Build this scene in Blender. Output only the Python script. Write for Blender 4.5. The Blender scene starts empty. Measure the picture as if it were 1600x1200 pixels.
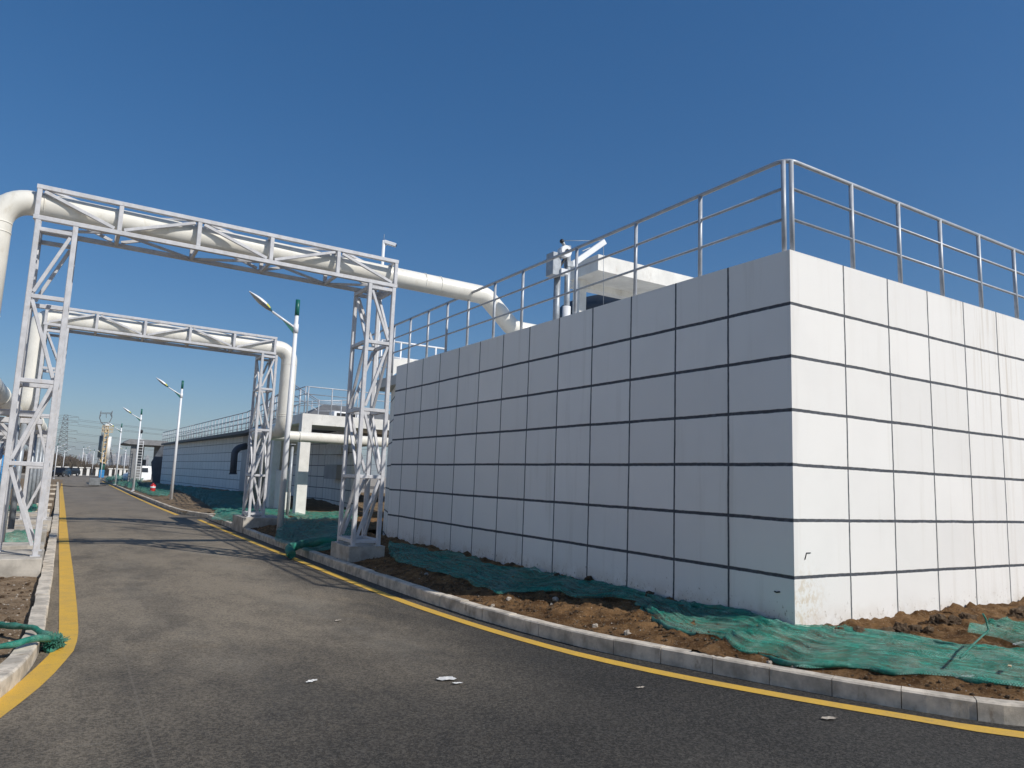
import bpy, math, random
from mathutils import Vector, Matrix, noise
import numpy as np
random.seed(7)
scene = bpy.context.scene
COL = scene.collection

# ---------------------------------------------------------------- camera
cam_d = bpy.data.cameras.new('camera'); cam = bpy.data.objects.new('camera', cam_d); COL.objects.link(cam)
F = 1125.0; EYE = 1.7
def _cr(x, y): return np.array([x-800.0, -(y-600.0), -F])
_v1 = _cr(105, 726); _v2 = _cr(2661, 824)
_Y = _v1/np.linalg.norm(_v1); _X = _v2-_Y*np.dot(_v2, _Y); _X /= np.linalg.norm(_X); _Z = np.cross(_X, _Y)
RM = np.array([_X, _Y, _Z])
cam.matrix_world = Matrix([list(RM[0])+[0], list(RM[1])+[0], list(RM[2])+[EYE], [0, 0, 0, 1]])
cam_d.sensor_width = 36; cam_d.lens = 36*F/1600; cam_d.clip_start = .05; cam_d.clip_end = 9000
scene.camera = cam

# ---------------------------------------------------------------- light
SUN = Vector((2.72, -4.78, 4.47)).normalized()
SUN_EL = math.asin(SUN.z)
world = bpy.data.worlds.new('World'); scene.world = world; world.use_nodes = True
wn = world.node_tree.nodes; wl = world.node_tree.links
bg = wn['Background']; sky = wn.new('ShaderNodeTexSky'); sky.sky_type = 'NISHITA'; sky.sun_disc = False
sky.sun_elevation = SUN_EL; sky.sun_rotation = math.atan2(SUN.x, SUN.y)
sky.air_density = 1.0; sky.dust_density = 0.3; sky.ozone_density = 6; sky.altitude = 0
gm = wn.new('ShaderNodeGamma'); gm.inputs[1].default_value = .70; wl.new(sky.outputs[0], gm.inputs[0])
hs = wn.new('ShaderNodeHueSaturation'); hs.inputs['Saturation'].default_value = 1.42; hs.inputs['Hue'].default_value = .506; hs.inputs['Value'].default_value = .82; wl.new(gm.outputs[0], hs.inputs['Color'])
wl.new(hs.outputs[0], bg.inputs[0]); bg.inputs[1].default_value = 0.15
sl = bpy.data.lights.new('sun', 'SUN'); sl.energy = 3.65; sl.angle = math.radians(.5); sl.color = (1, .955, .885)
so = bpy.data.objects.new('sun', sl); COL.objects.link(so); so.rotation_euler = SUN.to_track_quat('Z', 'Y').to_euler()
scene.view_settings.view_transform = 'Standard'; scene.view_settings.look = 'None'
scene.view_settings.gamma = 1; scene.view_settings.exposure = .22
scene.render.resolution_x = 1024; scene.render.resolution_y = 768

# ---------------------------------------------------------------- surveying helpers (photo survey -> metres)
_gy = [15, 42, 63, 85, 150, 250]; _gz = [0, -.14, -.27, -.34, -.5, -.7]
def gz(y): return float(np.interp(y, _gy, _gz))
def _ray(px, py): return RM @ _cr(px, py)
def AZ(px, py, z=0):
    d = _ray(px, py); t = (z-EYE)/d[2]; return Vector((d[0]*t, d[1]*t, z))
def AX(px, py, x):
    d = _ray(px, py); t = x/d[0]; return Vector((x, d[1]*t, EYE+d[2]*t))
def AY(px, py, y):
    d = _ray(px, py); t = y/d[1]; return Vector((d[0]*t, y, EYE+d[2]*t))
def AG(px, py, h=0):
    P = AZ(px, py, h)
    for _ in range(25): P = AZ(px, py, h+gz(P.y))
    return P

# ---------------------------------------------------------------- material helpers
def M(name): 
    m = bpy.data.materials.new(name); m.use_nodes = True
    return m, m.node_tree.nodes, m.node_tree.links, m.node_tree.nodes['Principled BSDF']
class NT:
    def __init__(s, m): s.n = m.node_tree.nodes; s.l = m.node_tree.links
    def set(s, sock, v):
        if hasattr(v, 'is_output') or isinstance(v, bpy.types.NodeSocket): s.l.new(v, sock)
        else: sock.default_value = v
    def pos(s): return s.n.new('ShaderNodeNewGeometry').outputs['Position']
    def sep(s, v):
        n = s.n.new('ShaderNodeSeparateXYZ'); s.l.new(v, n.inputs[0]); return n.outputs
    def math(s, op, a, b=0.0, c=0.0):
        n = s.n.new('ShaderNodeMath'); n.operation = op
        s.set(n.inputs[0], a); s.set(n.inputs[1], b); s.set(n.inputs[2], c); return n.outputs[0]
    def noise(s, v, scale, det=4, rough=.6, sc=(1, 1, 1)):
        mp = s.n.new('ShaderNodeMapping'); s.l.new(v, mp.inputs[0]); mp.inputs['Scale'].default_value = sc
        n = s.n.new('ShaderNodeTexNoise'); s.l.new(mp.outputs[0], n.inputs['Vector'])
        n.inputs['Scale'].default_value = scale; n.inputs['Detail'].default_value = det; n.inputs['Roughness'].default_value = rough
        return n.outputs[0]
    def vor(s, v, scale, feat='F1'):
        n = s.n.new('ShaderNodeTexVoronoi'); n.feature = feat; s.l.new(v, n.inputs['Vector']); n.inputs['Scale'].default_value = scale
        return n
    def ramp(s, f, a, b, lo=0.0, hi=1.0):
        n = s.n.new('ShaderNodeMapRange'); n.interpolation_type = 'SMOOTHSTEP'; s.set(n.inputs[0], f)
        s.set(n.inputs[1], a); s.set(n.inputs[2], b); s.set(n.inputs[3], lo); s.set(n.inputs[4], hi)
        return n.outputs[0]
    def mix(s, f, a, b):
        n = s.n.new('ShaderNodeMix'); n.data_type = 'RGBA'; s.set(n.inputs[0], f)
        for i, v in ((6, a), (7, b)):
            if isinstance(v, tuple) and len(v) == 3: v = v+(1,)
            s.set(n.inputs[i], v)
        return n.outputs[2]
    def bump(s, h, st, dist=.01):
        n = s.n.new('ShaderNodeBump'); n.inputs['Strength'].default_value = st; n.inputs['Distance'].default_value = dist
        s.l.new(h, n.inputs['Height']); return n.outputs[0]
def simple(name, col, rough=.6, metal=0.0, var=.12, scale=3.0, bump=0.0, bscale=60, dirt=None, dirtamt=.5):
    m, n, l, p = M(name); t = NT(m); P = t.pos()
    nz = t.noise(P, scale, 5)
    dark = tuple(c*(1-var*1.5) for c in col); lite = tuple(min(1, c*(1+var*.6)) for c in col)
    c = t.mix(t.ramp(nz, .3, .7), dark, lite)
    if dirt:
        dn = t.noise(P, scale*2.3, 6, .7, (1, 1, .45))
        c = t.mix(t.ramp(dn, .52, .75, 0, dirtamt), c, dirt)
    l.new(c, p.inputs['Base Color']); p.inputs['Roughness'].default_value = rough; p.inputs['Metallic'].default_value = metal
    if bump: l.new(t.bump(t.noise(P, bscale, 4), bump, .004), p.inputs['Normal'])
    return m

def wall_mat(name, axis, u0, du, z0, dz, wu=.022, wz=.034, extra=None, base=(.80, .80, .79), line=(.05, .055, .065), drips=0.0, splash=0.0, zb=.3, corner=None, umin=None):
    m, n, l, p = M(name); t = NT(m); P = t.pos(); x, y, z = t.sep(P)
    u = {'x': x, 'y': y}[axis]
    wob = t.math('ADD', t.math('MULTIPLY', t.math('SUBTRACT', t.noise(P, 11, 4), .5), .012), t.math('MULTIPLY', t.math('SUBTRACT', t.noise(P, .9, 2), .5), .018))
    def lines(c, c0, d, w):
        f = t.math('DIVIDE', t.math('SUBTRACT', t.math('ADD', c, wob), c0), d)
        fl = t.math('FLOOR', t.math('ADD', f, .0))
        r = t.math('ABSOLUTE', t.math('SUBTRACT', t.math('FRACT', t.math('ADD', f, .5)), .5))
        r = t.math('MULTIPLY', r, d)
        return t.ramp(r, w*.5+.0035, w*.5-.0035), fl
    lu, fu = lines(u, u0, du, wu); lz, fz = lines(z, z0, dz, wz)
    if umin is not None: lu = t.math('MULTIPLY', lu, t.math('GREATER_THAN', u, umin))
    lz = t.math('MULTIPLY', lz, t.math('LESS_THAN', z, 4.3))
    mask = t.math('MAXIMUM', lu, lz)
    wn_ = t.n.new('ShaderNodeTexWhiteNoise'); cx = t.n.new('ShaderNodeCombineXYZ'); l.new(fu, cx.inputs[0]); l.new(fz, cx.inputs[1]); l.new(cx.outputs[0], wn_.inputs[0])
    c = t.mix(wn_.outputs[0], base, tuple(b*.92 for b in base))
    blot = t.noise(P, 1.3, 5, .6)
    c = t.mix(t.ramp(blot, .4, .75, 0, .25), c, tuple(b*.82 for b in base))
    st = t.noise(P, 5, 4, .6, (1, 1, .06))
    c = t.mix(t.ramp(st, .54, .78, 0, .35), c, (.55, .51, .44))
    if drips:
        dr = t.noise(P, 11, 3, .6, (1, 1, .03)); reg = t.math('ADD', t.ramp(x, 10.0, 10.7, .12, 1), 0.0)
        top = t.ramp(z, 1.6, 4.2, .25, 1)
        k = t.math('MULTIPLY', t.math('MULTIPLY', t.ramp(dr, .52, .68), reg), top)
        c = t.mix(t.math('MULTIPLY', k, drips), c, (.42, .34, .24))
    if splash:
        sp = t.noise(P, 26, 6, .75, (1, 1, .6)); hz = t.ramp(z, zb+.75, zb-.05, 0, 1)
        thr = t.math('SUBTRACT', .775, t.math('MULTIPLY', hz, .2))
        k = t.ramp(t.math('SUBTRACT', sp, thr), 0, .03)
        c = t.mix(t.math('MULTIPLY', k, splash), c, (.20, .13, .07))
        k2 = t.math('MULTIPLY', t.ramp(z, zb+.30, zb-.05), t.ramp(t.noise(P, 4, 4), .4, .6))
        c = t.mix(t.math('MULTIPLY', k2, .55*splash), c, (.42, .33, .22))
    if corner:
        cxn = t.n.new('ShaderNodeVectorMath'); cxn.operation = 'DISTANCE'; l.new(P, cxn.inputs[0]); cxn.inputs[1].default_value = corner
        k = t.math('MULTIPLY', t.ramp(cxn.outputs['Value'], .55, .05), t.ramp(t.noise(P, 14, 5, .7, (1, 1, .7)), .45, .6))
        c = t.mix(t.math('MULTIPLY', k, .5), c, (.5, .36, .18))
    lc = t.mix(t.ramp(t.noise(P, 18, 5, .8), .42, .68, 0, .75), line, tuple(min(1, v*2.4) for v in line))
    c = t.mix(mask, c, lc)
    l.new(c, p.inputs['Base Color']); p.inputs['Roughness'].default_value = .75
    h = t.math('SUBTRACT', t.math('MULTIPLY', t.noise(P, 140, 3), .35), t.math('MULTIPLY', mask, 1.2))
    h = t.math('ADD', h, t.math('MULTIPLY', t.noise(P, 5, 3), .8))
    l.new(t.bump(h, .45, .006), p.inputs['Normal'])
    return m

def asphalt():
    m, n, l, p = M('asphalt'); t = NT(m); P = t.pos(); x, y, z = t.sep(P)
    g = t.noise(P, 105, 3, .75); g2 = t.noise(P, 38, 5, .8)
    base = t.mix(t.ramp(g, .33, .68), (.006, .006, .0055), (.105, .098, .088))
    base = t.mix(t.ramp(g2, .44, .62, 0, .6), base, (.020, .019, .018))
    cell = t.vor(P, 62); cv = t.sep(cell.outputs['Color'])[0]; cell2 = t.vor(P, 150); cv2 = t.sep(cell2.outputs['Color'])[1]
    grain = t.math('ADD', t.math('MULTIPLY', cv, .6), t.math('MULTIPLY', cv2, .4))
    base = t.mix(t.ramp(grain, .3, .95, 0, .75), t.mix(.7, base, (.008, .0077, .007)), (.115, .105, .09))
    big = t.noise(P, 1.1, 6, .75); base = t.mix(t.ramp(big, .35, .7, 0, .5), base, t.mix(t.ramp(grain, .3, .9), (.012, .011, .010), (.045, .042, .037)))
    spk = t.vor(P, 95); base = t.mix(t.math('MULTIPLY', t.ramp(spk.outputs['Distance'], .17, .09), t.ramp(t.noise(P, 40, 2), .52, .62)), base, (.22, .21, .20))
    # dust film: patchy, elongated along the carriageway, thin in the junction and by the right kerb
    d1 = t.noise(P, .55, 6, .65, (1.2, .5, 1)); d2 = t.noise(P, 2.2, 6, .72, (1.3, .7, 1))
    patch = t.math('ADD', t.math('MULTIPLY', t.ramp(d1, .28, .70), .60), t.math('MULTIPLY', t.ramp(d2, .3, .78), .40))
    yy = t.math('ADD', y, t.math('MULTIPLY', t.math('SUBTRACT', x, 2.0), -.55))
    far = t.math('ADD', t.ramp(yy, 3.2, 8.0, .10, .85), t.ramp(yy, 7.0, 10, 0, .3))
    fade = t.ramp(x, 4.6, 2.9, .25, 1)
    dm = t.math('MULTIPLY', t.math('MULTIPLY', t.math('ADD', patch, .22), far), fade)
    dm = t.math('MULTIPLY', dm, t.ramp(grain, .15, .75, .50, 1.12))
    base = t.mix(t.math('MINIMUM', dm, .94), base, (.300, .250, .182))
    for xc, w, a in ((1.0, .55, .26), (2.75, .6, .30)):      # soft worn wheel tracks bending out of the junction
        bend = t.math('MULTIPLY', t.math('POWER', t.math('MAXIMUM', t.math('SUBTRACT', 11.0, y), 0.0), 1.7), .035)
        wig = t.math('MULTIPLY', t.math('SUBTRACT', t.noise(P, .5, 3), .5), .7)
        dd = t.math('ABSOLUTE', t.math('SUBTRACT', t.math('SUBTRACT', t.math('ADD', x, wig), bend), xc))
        k = t.math('MULTIPLY', t.ramp(dd, w, 0), t.math('MULTIPLY', t.ramp(t.noise(P, 1.3, 5, .7, (1, .6, 1)), .38, .66, 0, a), t.ramp(y, 4.5, 8, .1, 1)))
        base = t.mix(k, base, (.27, .245, .20))
    bl = t.noise(P, .8, 5, .7, (1, .9, 1)); base = t.mix(t.math('MULTIPLY', t.ramp(bl, .57, .76, 0, .38), t.ramp(yy, 5.0, 8, .1, 1)), base, (.29, .22, .135))
    sc = t.noise(P, 7, 4, .75, (.35, 3.5, 1)); base = t.mix(t.ramp(sc, .64, .74, 0, .35), base, (.33, .31, .27))
    dk = t.noise(P, 1.7, 5, .7, (.8, .5, 1)); base = t.mix(t.ramp(dk, .50, .78, 0, .35), base, (.05, .048, .044))
    cr = t.vor(P, .33, 'DISTANCE_TO_EDGE'); 
    jn = t.math('ABSOLUTE', t.math('SUBTRACT', x, t.math('ADD', .62, t.math('MULTIPLY', t.math('SUBTRACT', t.noise(P, .8, 2), .5), .05))))
    base = t.mix(t.math('MULTIPLY', t.ramp(jn, .012, .004), t.ramp(y, 8.6, 8.0, 0, .35)), base, (.22, .19, .15))   # paving seam
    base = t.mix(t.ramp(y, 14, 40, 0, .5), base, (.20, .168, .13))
    l.new(base, p.inputs['Base Color'])
    l.new(t.ramp(g2, .3, .7, .65, .92), p.inputs['Roughness'])
    p.inputs['Specular IOR Level'].default_value = .35
    h = t.math('ADD', t.math('MULTIPLY', g, .8), t.math('MULTIPLY', t.noise(P, 12, 3), .4))
    l.new(t.bump(h, 1.0, .012), p.inputs['Normal'])
    return m
def soil_mat(name='soil', a=(.105, .052, .020), b=(.30, .170, .075), c2=(.40, .27, .15)):
    m, n, l, p = M(name); t = NT(m); P = t.pos()
    c = t.mix(t.ramp(t.noise(P, 3.5, 6, .7), .34, .66), a, b)
    c = t.mix(t.ramp(t.noise(P, 38, 5, .75), .5, .72, 0, .8), c, c2)
    c = t.mix(t.ramp(t.noise(P, 22, 5, .75), .52, .70, 0, .65), c, tuple(v*.45 for v in a))
    v = t.vor(P, 48); sel = t.ramp(t.noise(P, 17, 2), .53, .6)
    c = t.mix(t.math('MULTIPLY', t.ramp(v.outputs['Distance'], .24, .16), sel), c, (.50, .45, .36))
    l.new(c, p.inputs['Base Color']); p.inputs['Roughness'].default_value = .95; p.inputs['Specular IOR Level'].default_value = .15
    l.new(t.bump(t.noise(P, 32, 7, .8), 1.0, .05), p.inputs['Normal'])
    return m
def net_mat(name, cov=.50, col=(.022, .31, .22), dusty=.6, uvs=True):
    m, n, l, p = M(name); t = NT(m); P = t.pos()
    U = t.n.new('ShaderNodeUVMap').outputs[0] if uvs else P
    long1 = t.noise(U, 4, 6, .75, (.35, 3.2, 1)); long2 = t.noise(U, 11, 5, .8, (.5, 3.0, 1)); fine = t.noise(P, 95, 3, .8)
    if uvs:
        ux, uy, _ = t.sep(U)
        wv = t.math('MULTIPLY', t.math('SINE', t.math('MULTIPLY', ux, 2*math.pi/.021)), t.math('SINE', t.math('MULTIPLY', uy, 2*math.pi/.021)))
    else: wv = t.math('MULTIPLY', fine, 0.0)
    c = t.mix(t.ramp(long1, .36, .66), tuple(v*.62 for v in col), tuple(v*1.1 for v in col))
    c = t.mix(t.ramp(t.noise(P, 3.0, 7, .8), .40, .66, 0, dusty), c, (.36, .42, .35))
    c = t.mix(t.ramp(long2, .54, .66, 0, .55), c, (.02, .30, .22))
    c = t.mix(t.ramp(fine, .58, .72, 0, .5), c, (.45, .55, .48))
    c = t.mix(t.ramp(fine, .42, .28, 0, .6), c, (.01, .06, .045))
    l.new(c, p.inputs['Base Color']); p.inputs['Roughness'].default_value = .6; p.inputs['Specular IOR Level'].default_value = .3
    a = t.math('ADD', cov, t.math('MULTIPLY', t.math('SUBTRACT', long1, .5), 1.3))
    a = t.math('ADD', a, t.math('MULTIPLY', t.math('SUBTRACT', fine, .5), 1.9))
    a = t.math('ADD', a, t.ramp(long2, .52, .64, 0, .5))
    a = t.math('ADD', a, t.math('MULTIPLY', wv, .42))
    a = t.math('MINIMUM', t.math('MAXIMUM', a, .12), 1.0)
    l.new(a, p.inputs['Alpha'])
    l.new(t.bump(t.math('ADD', long2, t.math('MULTIPLY', fine, .25)), .45, .02), p.inputs['Normal'])
    return m

MAT = {}
MAT['asphalt'] = asphalt()
MAT['soil'] = soil_mat()
MAT['soil_light'] = soil_mat('soil_light', (.20, .135, .08), (.42, .30, .19), (.52, .43, .31))
MAT['soil_dark'] = soil_mat('soil_dark', (.13, .09, .055), (.30, .22, .14), (.38, .30, .21))
MAT['net'] = net_mat('netting')
MAT['net_thick'] = net_mat('netting_rolled', 1.1, (.014, .20, .14), .25, False)
MAT['kerb'] = simple('kerb_concrete', (.62, .55, .45), .9, var=.28, scale=5, bump=.6, bscale=120, dirt=(.26, .20, .14), dirtamt=.8)
MAT['concrete'] = simple('concrete', (.46, .425, .37), .9, var=.25, scale=3, bump=.5, bscale=70, dirt=(.20, .17, .13), dirtamt=.7)
MAT['white_render'] = simple('white_render', (.78, .765, .72), .8, var=.08, scale=2, bump=.3, bscale=80, dirt=(.50, .45, .37), dirtamt=.5)
MAT['grey_render'] = simple('grey_render', (.45, .45, .45), .8, var=.1, scale=1.5)
MAT['slab'] = simple('roof_slab', (.55, .55, .53), .85, var=.1, scale=2)
MAT['steel'] = simple('painted_steel', (.57, .57, .585), .42, var=.10, scale=7, dirt=(.40, .33, .26), dirtamt=.5)
MAT['galv'] = simple('galvanised_steel', (.34, .37, .40), .45, .25, var=.15, scale=9)
MAT['rail'] = simple('railing_steel', (.44, .465, .50), .45, .15, var=.1, scale=9)
MAT['pipe'] = simple('cream_pipe', (.80, .775, .70), .38, var=.05, scale=3, dirt=(.55, .48, .36), dirtamt=.45, bump=.2, bscale=16)
MAT['white_paint'] = simple('white_gloss', (.80, .81, .82), .3, var=.04)
MAT['green_plastic'] = simple('green_plastic', (.01, .13, .10), .4, var=.1)
MAT['yellow_paint'] = simple('yellow_band', (.65, .62, .10), .4, var=.05)
MAT['lens'] = simple('lamp_glass', (.40, .41, .40), .2, var=.1, scale=20)
MAT['black'] = simple('black_paint', (.015, .016, .018), .35, var=.1)
MAT['carblack'] = simple('car_paint_black', (.012, .013, .016), .12, .3, var=.05)
MAT['glass_dark'] = simple('dark_glass', (.03, .035, .04), .08, var=.05)
MAT['rubber'] = simple('rubber', (.02, .02, .02), .8)
MAT['navy'] = simple('navy_panel', (.045, .06, .085), .6, var=.15)
MAT['slate'] = simple('slate_cladding', (.10, .115, .14), .7, var=.2, scale=1)
MAT['dkgrey'] = simple('dark_grey', (.13, .135, .14), .7, var=.15)
MAT['shed'] = simple('shed_grey', (.24, .24, .245), .8, var=.15)
MAT['barrier'] = simple('barrier_grey', (.20, .21, .215), .8, var=.2)
MAT['blue'] = simple('blue_paint', (.03, .25, .55), .5, var=.15)
MAT['lightblue'] = simple('light_blue_paint', (.55, .65, .75), .5)
MAT['red'] = simple('red_paint', (.50, .02, .02), .4, var=.1)
MAT['tan'] = simple('tan_steel', (.62, .47, .27), .7, var=.2, scale=2)
MAT['silo_white'] = simple('silo_white', (.74, .74, .72), .5, var=.06, scale=.6)
MAT['silo_grey'] = simple('silo_green_grey', (.16, .20, .21), .5, var=.1, scale=.6)
MAT['dkgreen'] = simple('dark_green_paint', (.01, .09, .06), .5)
MAT['orange'] = simple('orange_paint', (.6, .2, .06), .5)
MAT['bark'] = simple('winter_branches', (.15, .115, .09), .9, var=.3, scale=1)
MAT['hedge'] = simple('dry_brush', (.13, .105, .075), .95, var=.5, scale=.5)
MAT['flats'] = simple('far_flats', (.50, .47, .44), .8, var=.05, scale=.02)
MAT['flats_grey'] = simple('far_flats_grey', (.36, .36, .38), .8, var=.05, scale=.02)
MAT['paper'] = simple('paper', (.66, .65, .62), .8, var=.06, scale=20)
MAT['stone'] = simple('pale_stone', (.40, .35, .29), .9, var=.25, scale=12, bump=.6)
MAT['clod'] = soil_mat('clod_soil', (.09, .058, .036), (.19, .13, .08), (.25, .19, .13))
def yellow():
    m, n, l, p = M('yellow_line_paint'); t = NT(m); P = t.pos()
    c = t.mix(t.ramp(t.noise(P, 4, 5), .35, .7), (.68, .41, .05), (.58, .36, .07))
    c = t.mix(t.ramp(t.noise(P, 90, 5, .75), .56, .72, 0, .8), c, (.16, .12, .06))
    c = t.mix(t.ramp(t.noise(P, 9, 6, .8), .55, .72, 0, .6), c, (.25, .19, .11))
    c = t.mix(t.ramp(t.noise(P, 45, 5, .8, (3, .6, 1)), .60, .66, 0, .6), c, (.13, .11, .08))
    l.new(c, p.inputs['Base Color']); p.inputs['Roughness'].default_value = .7
    l.new(t.bump(t.noise(P, 180, 3), .6, .004), p.inputs['Normal']); return m
MAT['yellow'] = yellow()
X0, Y0 = 6.84, 5.21
MAT['wallL'] = wall_mat('tank_wall_lightened_for_shade', 'y', Y0, .9165, 3.84, .611, wu=.028, wz=.040, splash=.8, zb=.25, base=(.87, .845, .80), umin=Y0+.3)  # same paint as wallR, base lightened to brighten the shaded side
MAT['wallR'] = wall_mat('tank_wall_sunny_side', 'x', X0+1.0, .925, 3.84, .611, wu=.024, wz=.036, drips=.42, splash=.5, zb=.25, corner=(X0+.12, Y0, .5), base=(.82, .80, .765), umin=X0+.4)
MAT['wall2'] = wall_mat('far_tank_wall', 'y', 33, 1.0, 3.6, .62, wu=.02, wz=.032)
MAT['wall3'] = wall_mat('recess_tank_wall', 'y', 33, .73, 3.36, .59, wu=.022, wz=.035, base=(.80, .79, .76))

# ---------------------------------------------------------------- mesh helpers
class MB:
    def __init__(s): s.v = []; s.f = []; s.sm = []
    def add(s, vs, fs, smooth=False):
        b = len(s.v); s.v += [tuple(v) for v in vs]
        for f in fs: s.f.append(tuple(b+i for i in f)); s.sm.append(smooth)
        return s
    def box(s, lo, hi):
        x0, y0, z0 = lo; x1, y1, z1 = hi
        return s.hexa([(x0, y0), (x1, y0), (x1, y1), (x0, y1)], z0, z1)
    def hexa(s, pts, z0, z1):                    # prism on a ccw footprint; z may be lists
        n = len(pts); a = z0 if isinstance(z0, (list, tuple)) else [z0]*n; b = z1 if isinstance(z1, (list, tuple)) else [z1]*n
        vs = [(p[0], p[1], a[i]) for i, p in enumerate(pts)]+[(p[0], p[1], b[i]) for i, p in enumerate(pts)]
        fs = [tuple(reversed(range(n))), tuple(range(n, 2*n))]+[(i, (i+1) % n, n+(i+1) % n, n+i) for i in range(n)]
        return s.add(vs, fs)
    def beam(s, p, q, w, h=None, up=(0, 0, 1), bev=True):
        p = Vector(p); q = Vector(q); h = h or w; d = (q-p).normalized(); u = Vector(up)
        if abs(d.dot(u)) > .98: u = Vector((0, 1, 0))
        sx = d.cross(u).normalized(); sy = sx.cross(d).normalized(); c = min(w, h)*.10 if bev else 0
        prof = [(-w/2+c, -h/2), (w/2-c, -h/2), (w/2, -h/2+c), (w/2, h/2-c), (w/2-c, h/2), (-w/2+c, h/2), (-w/2, h/2-c), (-w/2, -h/2+c)] if bev else [(-w/2, -h/2), (w/2, -h/2), (w/2, h/2), (-w/2, h/2)]
        n = len(prof); vs = [p+sx*a+sy*b for a, b in prof]+[q+sx*a+sy*b for a, b in prof]
        return s.add(vs, [tuple(reversed(range(n))), tuple(range(n, 2*n))]+[(i, (i+1) % n, n+(i+1) % n, n+i) for i in range(n)])
    def tube(s, pts, r, seg=12, cap=True):
        pts = [Vector(p) for p in pts]; n = len(pts); rs = r if isinstance(r, (list, tuple)) else [r]*n
        t0 = (pts[1]-pts[0]).normalized(); u = Vector((0, 0, 1)) if abs(t0.z) < .9 else Vector((1, 0, 0))
        a = t0.cross(u).normalized(); vs = []
        for i, p in enumerate(pts):
            t = (pts[min(i+1, n-1)]-pts[max(i-1, 0)]).normalized()
            a = (a-t*a.dot(t)).normalized(); b = t.cross(a)
            for k in range(seg):
                an = 2*math.pi*k/seg; vs.append(p+(a*math.cos(an)+b*math.sin(an))*rs[i])
        fs = [(i*seg+k, i*seg+(k+1) % seg, (i+1)*seg+(k+1) % seg, (i+1)*seg+k) for i in range(n-1) for k in range(seg)]
        s.add(vs, fs, True)
        if cap:
            m = len(s.v)-n*seg
            s.f.append(tuple(m+k for k in reversed(range(seg)))); s.sm.append(False)
            s.f.append(tuple(m+(n-1)*seg+k for k in range(seg))); s.sm.append(False)
        return s
    def ball(s, c, r, seed=0, rough=.25, seg=10, rings=7, flat=1.0):
        c = Vector(c); r = Vector(r) if isinstance(r, (tuple, list, Vector)) else Vector((r, r, r)); vs = []
        for i in range(rings+1):
            th = math.pi*i/rings
            for k in range(seg):
                ph = 2*math.pi*k/seg; d = Vector((math.sin(th)*math.cos(ph), math.sin(th)*math.sin(ph), math.cos(th)))
                q = 1+rough*(noise.noise(d*1.7+Vector((seed*7.1, seed*3.3, 0)))*1.6+noise.noise(d*4+Vector((seed, 9, seed*2)))*.7)
                vs.append(c+Vector((d.x*r.x, d.y*r.y, d.z*r.z))*q)
        fs = [(i*seg+k, (i+1)*seg+k, (i+1)*seg+(k+1) % seg, i*seg+(k+1) % seg) for i in range(rings) for k in range(seg)]
        return s.add(vs, fs, rough < .1)
    def build(s, name, mat, parent=None, **props):
        me = bpy.data.meshes.new(name); me.from_pydata(s.v, [], s.f); me.polygons.foreach_set('use_smooth', s.sm)
        me.materials.append(MAT[mat] if isinstance(mat, str) else mat); me.update()
        o = bpy.data.objects.new(name, me); COL.objects.link(o)
        if parent: o.parent = parent
        for k, v in props.items(): o[k] = v
        return o
def arc(pts, r, n=8):                     # fillet a polyline
    pts = [Vector(p) for p in pts]; out = [pts[0]]
    for i in range(1, len(pts)-1):
        a, b, c = pts[i-1], pts[i], pts[i+1]; u = (a-b).normalized(); v = (c-b).normalized()
        ang = u.angle(v); tl = min(r/math.tan(ang/2), (a-b).length*.5, (c-b).length*.5)
        rr = tl*math.tan(ang/2); bis = (u+v).normalized(); cen = b+bis*(rr/math.sin(ang/2))
        p0 = b+u*tl; p1 = b+v*tl; d0 = p0-cen; d1 = p1-cen; w = d0.angle(d1)
        for k in range(n+1):
            f = k/n; out.append(cen+(d0*math.sin((1-f)*w)+d1*math.sin(f*w))/math.sin(w))
    out.append(pts[-1]); return out
def thing(name, label, cat, loc=(0, 0, 0), group=None):
    o = bpy.data.objects.new(name, None); COL.objects.link(o); o.location = loc; o.empty_display_size = .2
    o['label'] = label; o['category'] = cat
    if group: o['group'] = group
    return o
def tag(o, label, cat, group=None):
    o['label'] = label; o['category'] = cat
    if group: o['group'] = group
    return o
def rebase(root, loc):                   # put the Empty at the thing's base, children keep their place
    loc = Vector(loc); d = loc-root.location; root.location = loc
    for c in root.children: c.location = c.location-d
def bevel(o, w=.01, seg=2):
    m = o.modifiers.new('bevel', 'BEVEL'); m.width = w; m.segments = seg; m.limit_method = 'ANGLE'; return o
def copy_tree(o, parent=None):
    c = o.copy(); COL.objects.link(c)
    if parent: c.parent = parent
    for ch in list(o.children): copy_tree(ch, c)
    return c

# ================================================================= GROUND
def sheet(name, xs, ys, zf, mat, **kw):
    mb = MB(); nx = len(xs); vs = [(x, y, zf(x, y)) for y in ys for x in xs]
    fs = [(j*nx+i, j*nx+i+1, (j+1)*nx+i+1, (j+1)*nx+i) for j in range(len(ys)-1) for i in range(nx-1)]
    mb.add(vs, fs, True); return mb.build(name, mat, **kw)
ysg = [-60, -10, 0, 15, 42, 63, 85, 150, 250, 600, 1500, 4500]
MAT['plain'] = simple('dusty_ground', (.40, .345, .27), .95, var=.25, scale=.4)
sheet('ground', [-3000, -400, -60, -10, 0, 10, 60, 400, 4000], ysg, lambda x, y: gz(y)-.03, 'plain', kind='structure')
ysr = [-30, -5, 5]+list(range(10, 250, 8))
sheet('road', [-45, -10, 0, 5, 10, 45], [-6, -1, 5, 10], lambda x, y: gz(y), 'asphalt', kind='structure')
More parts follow.
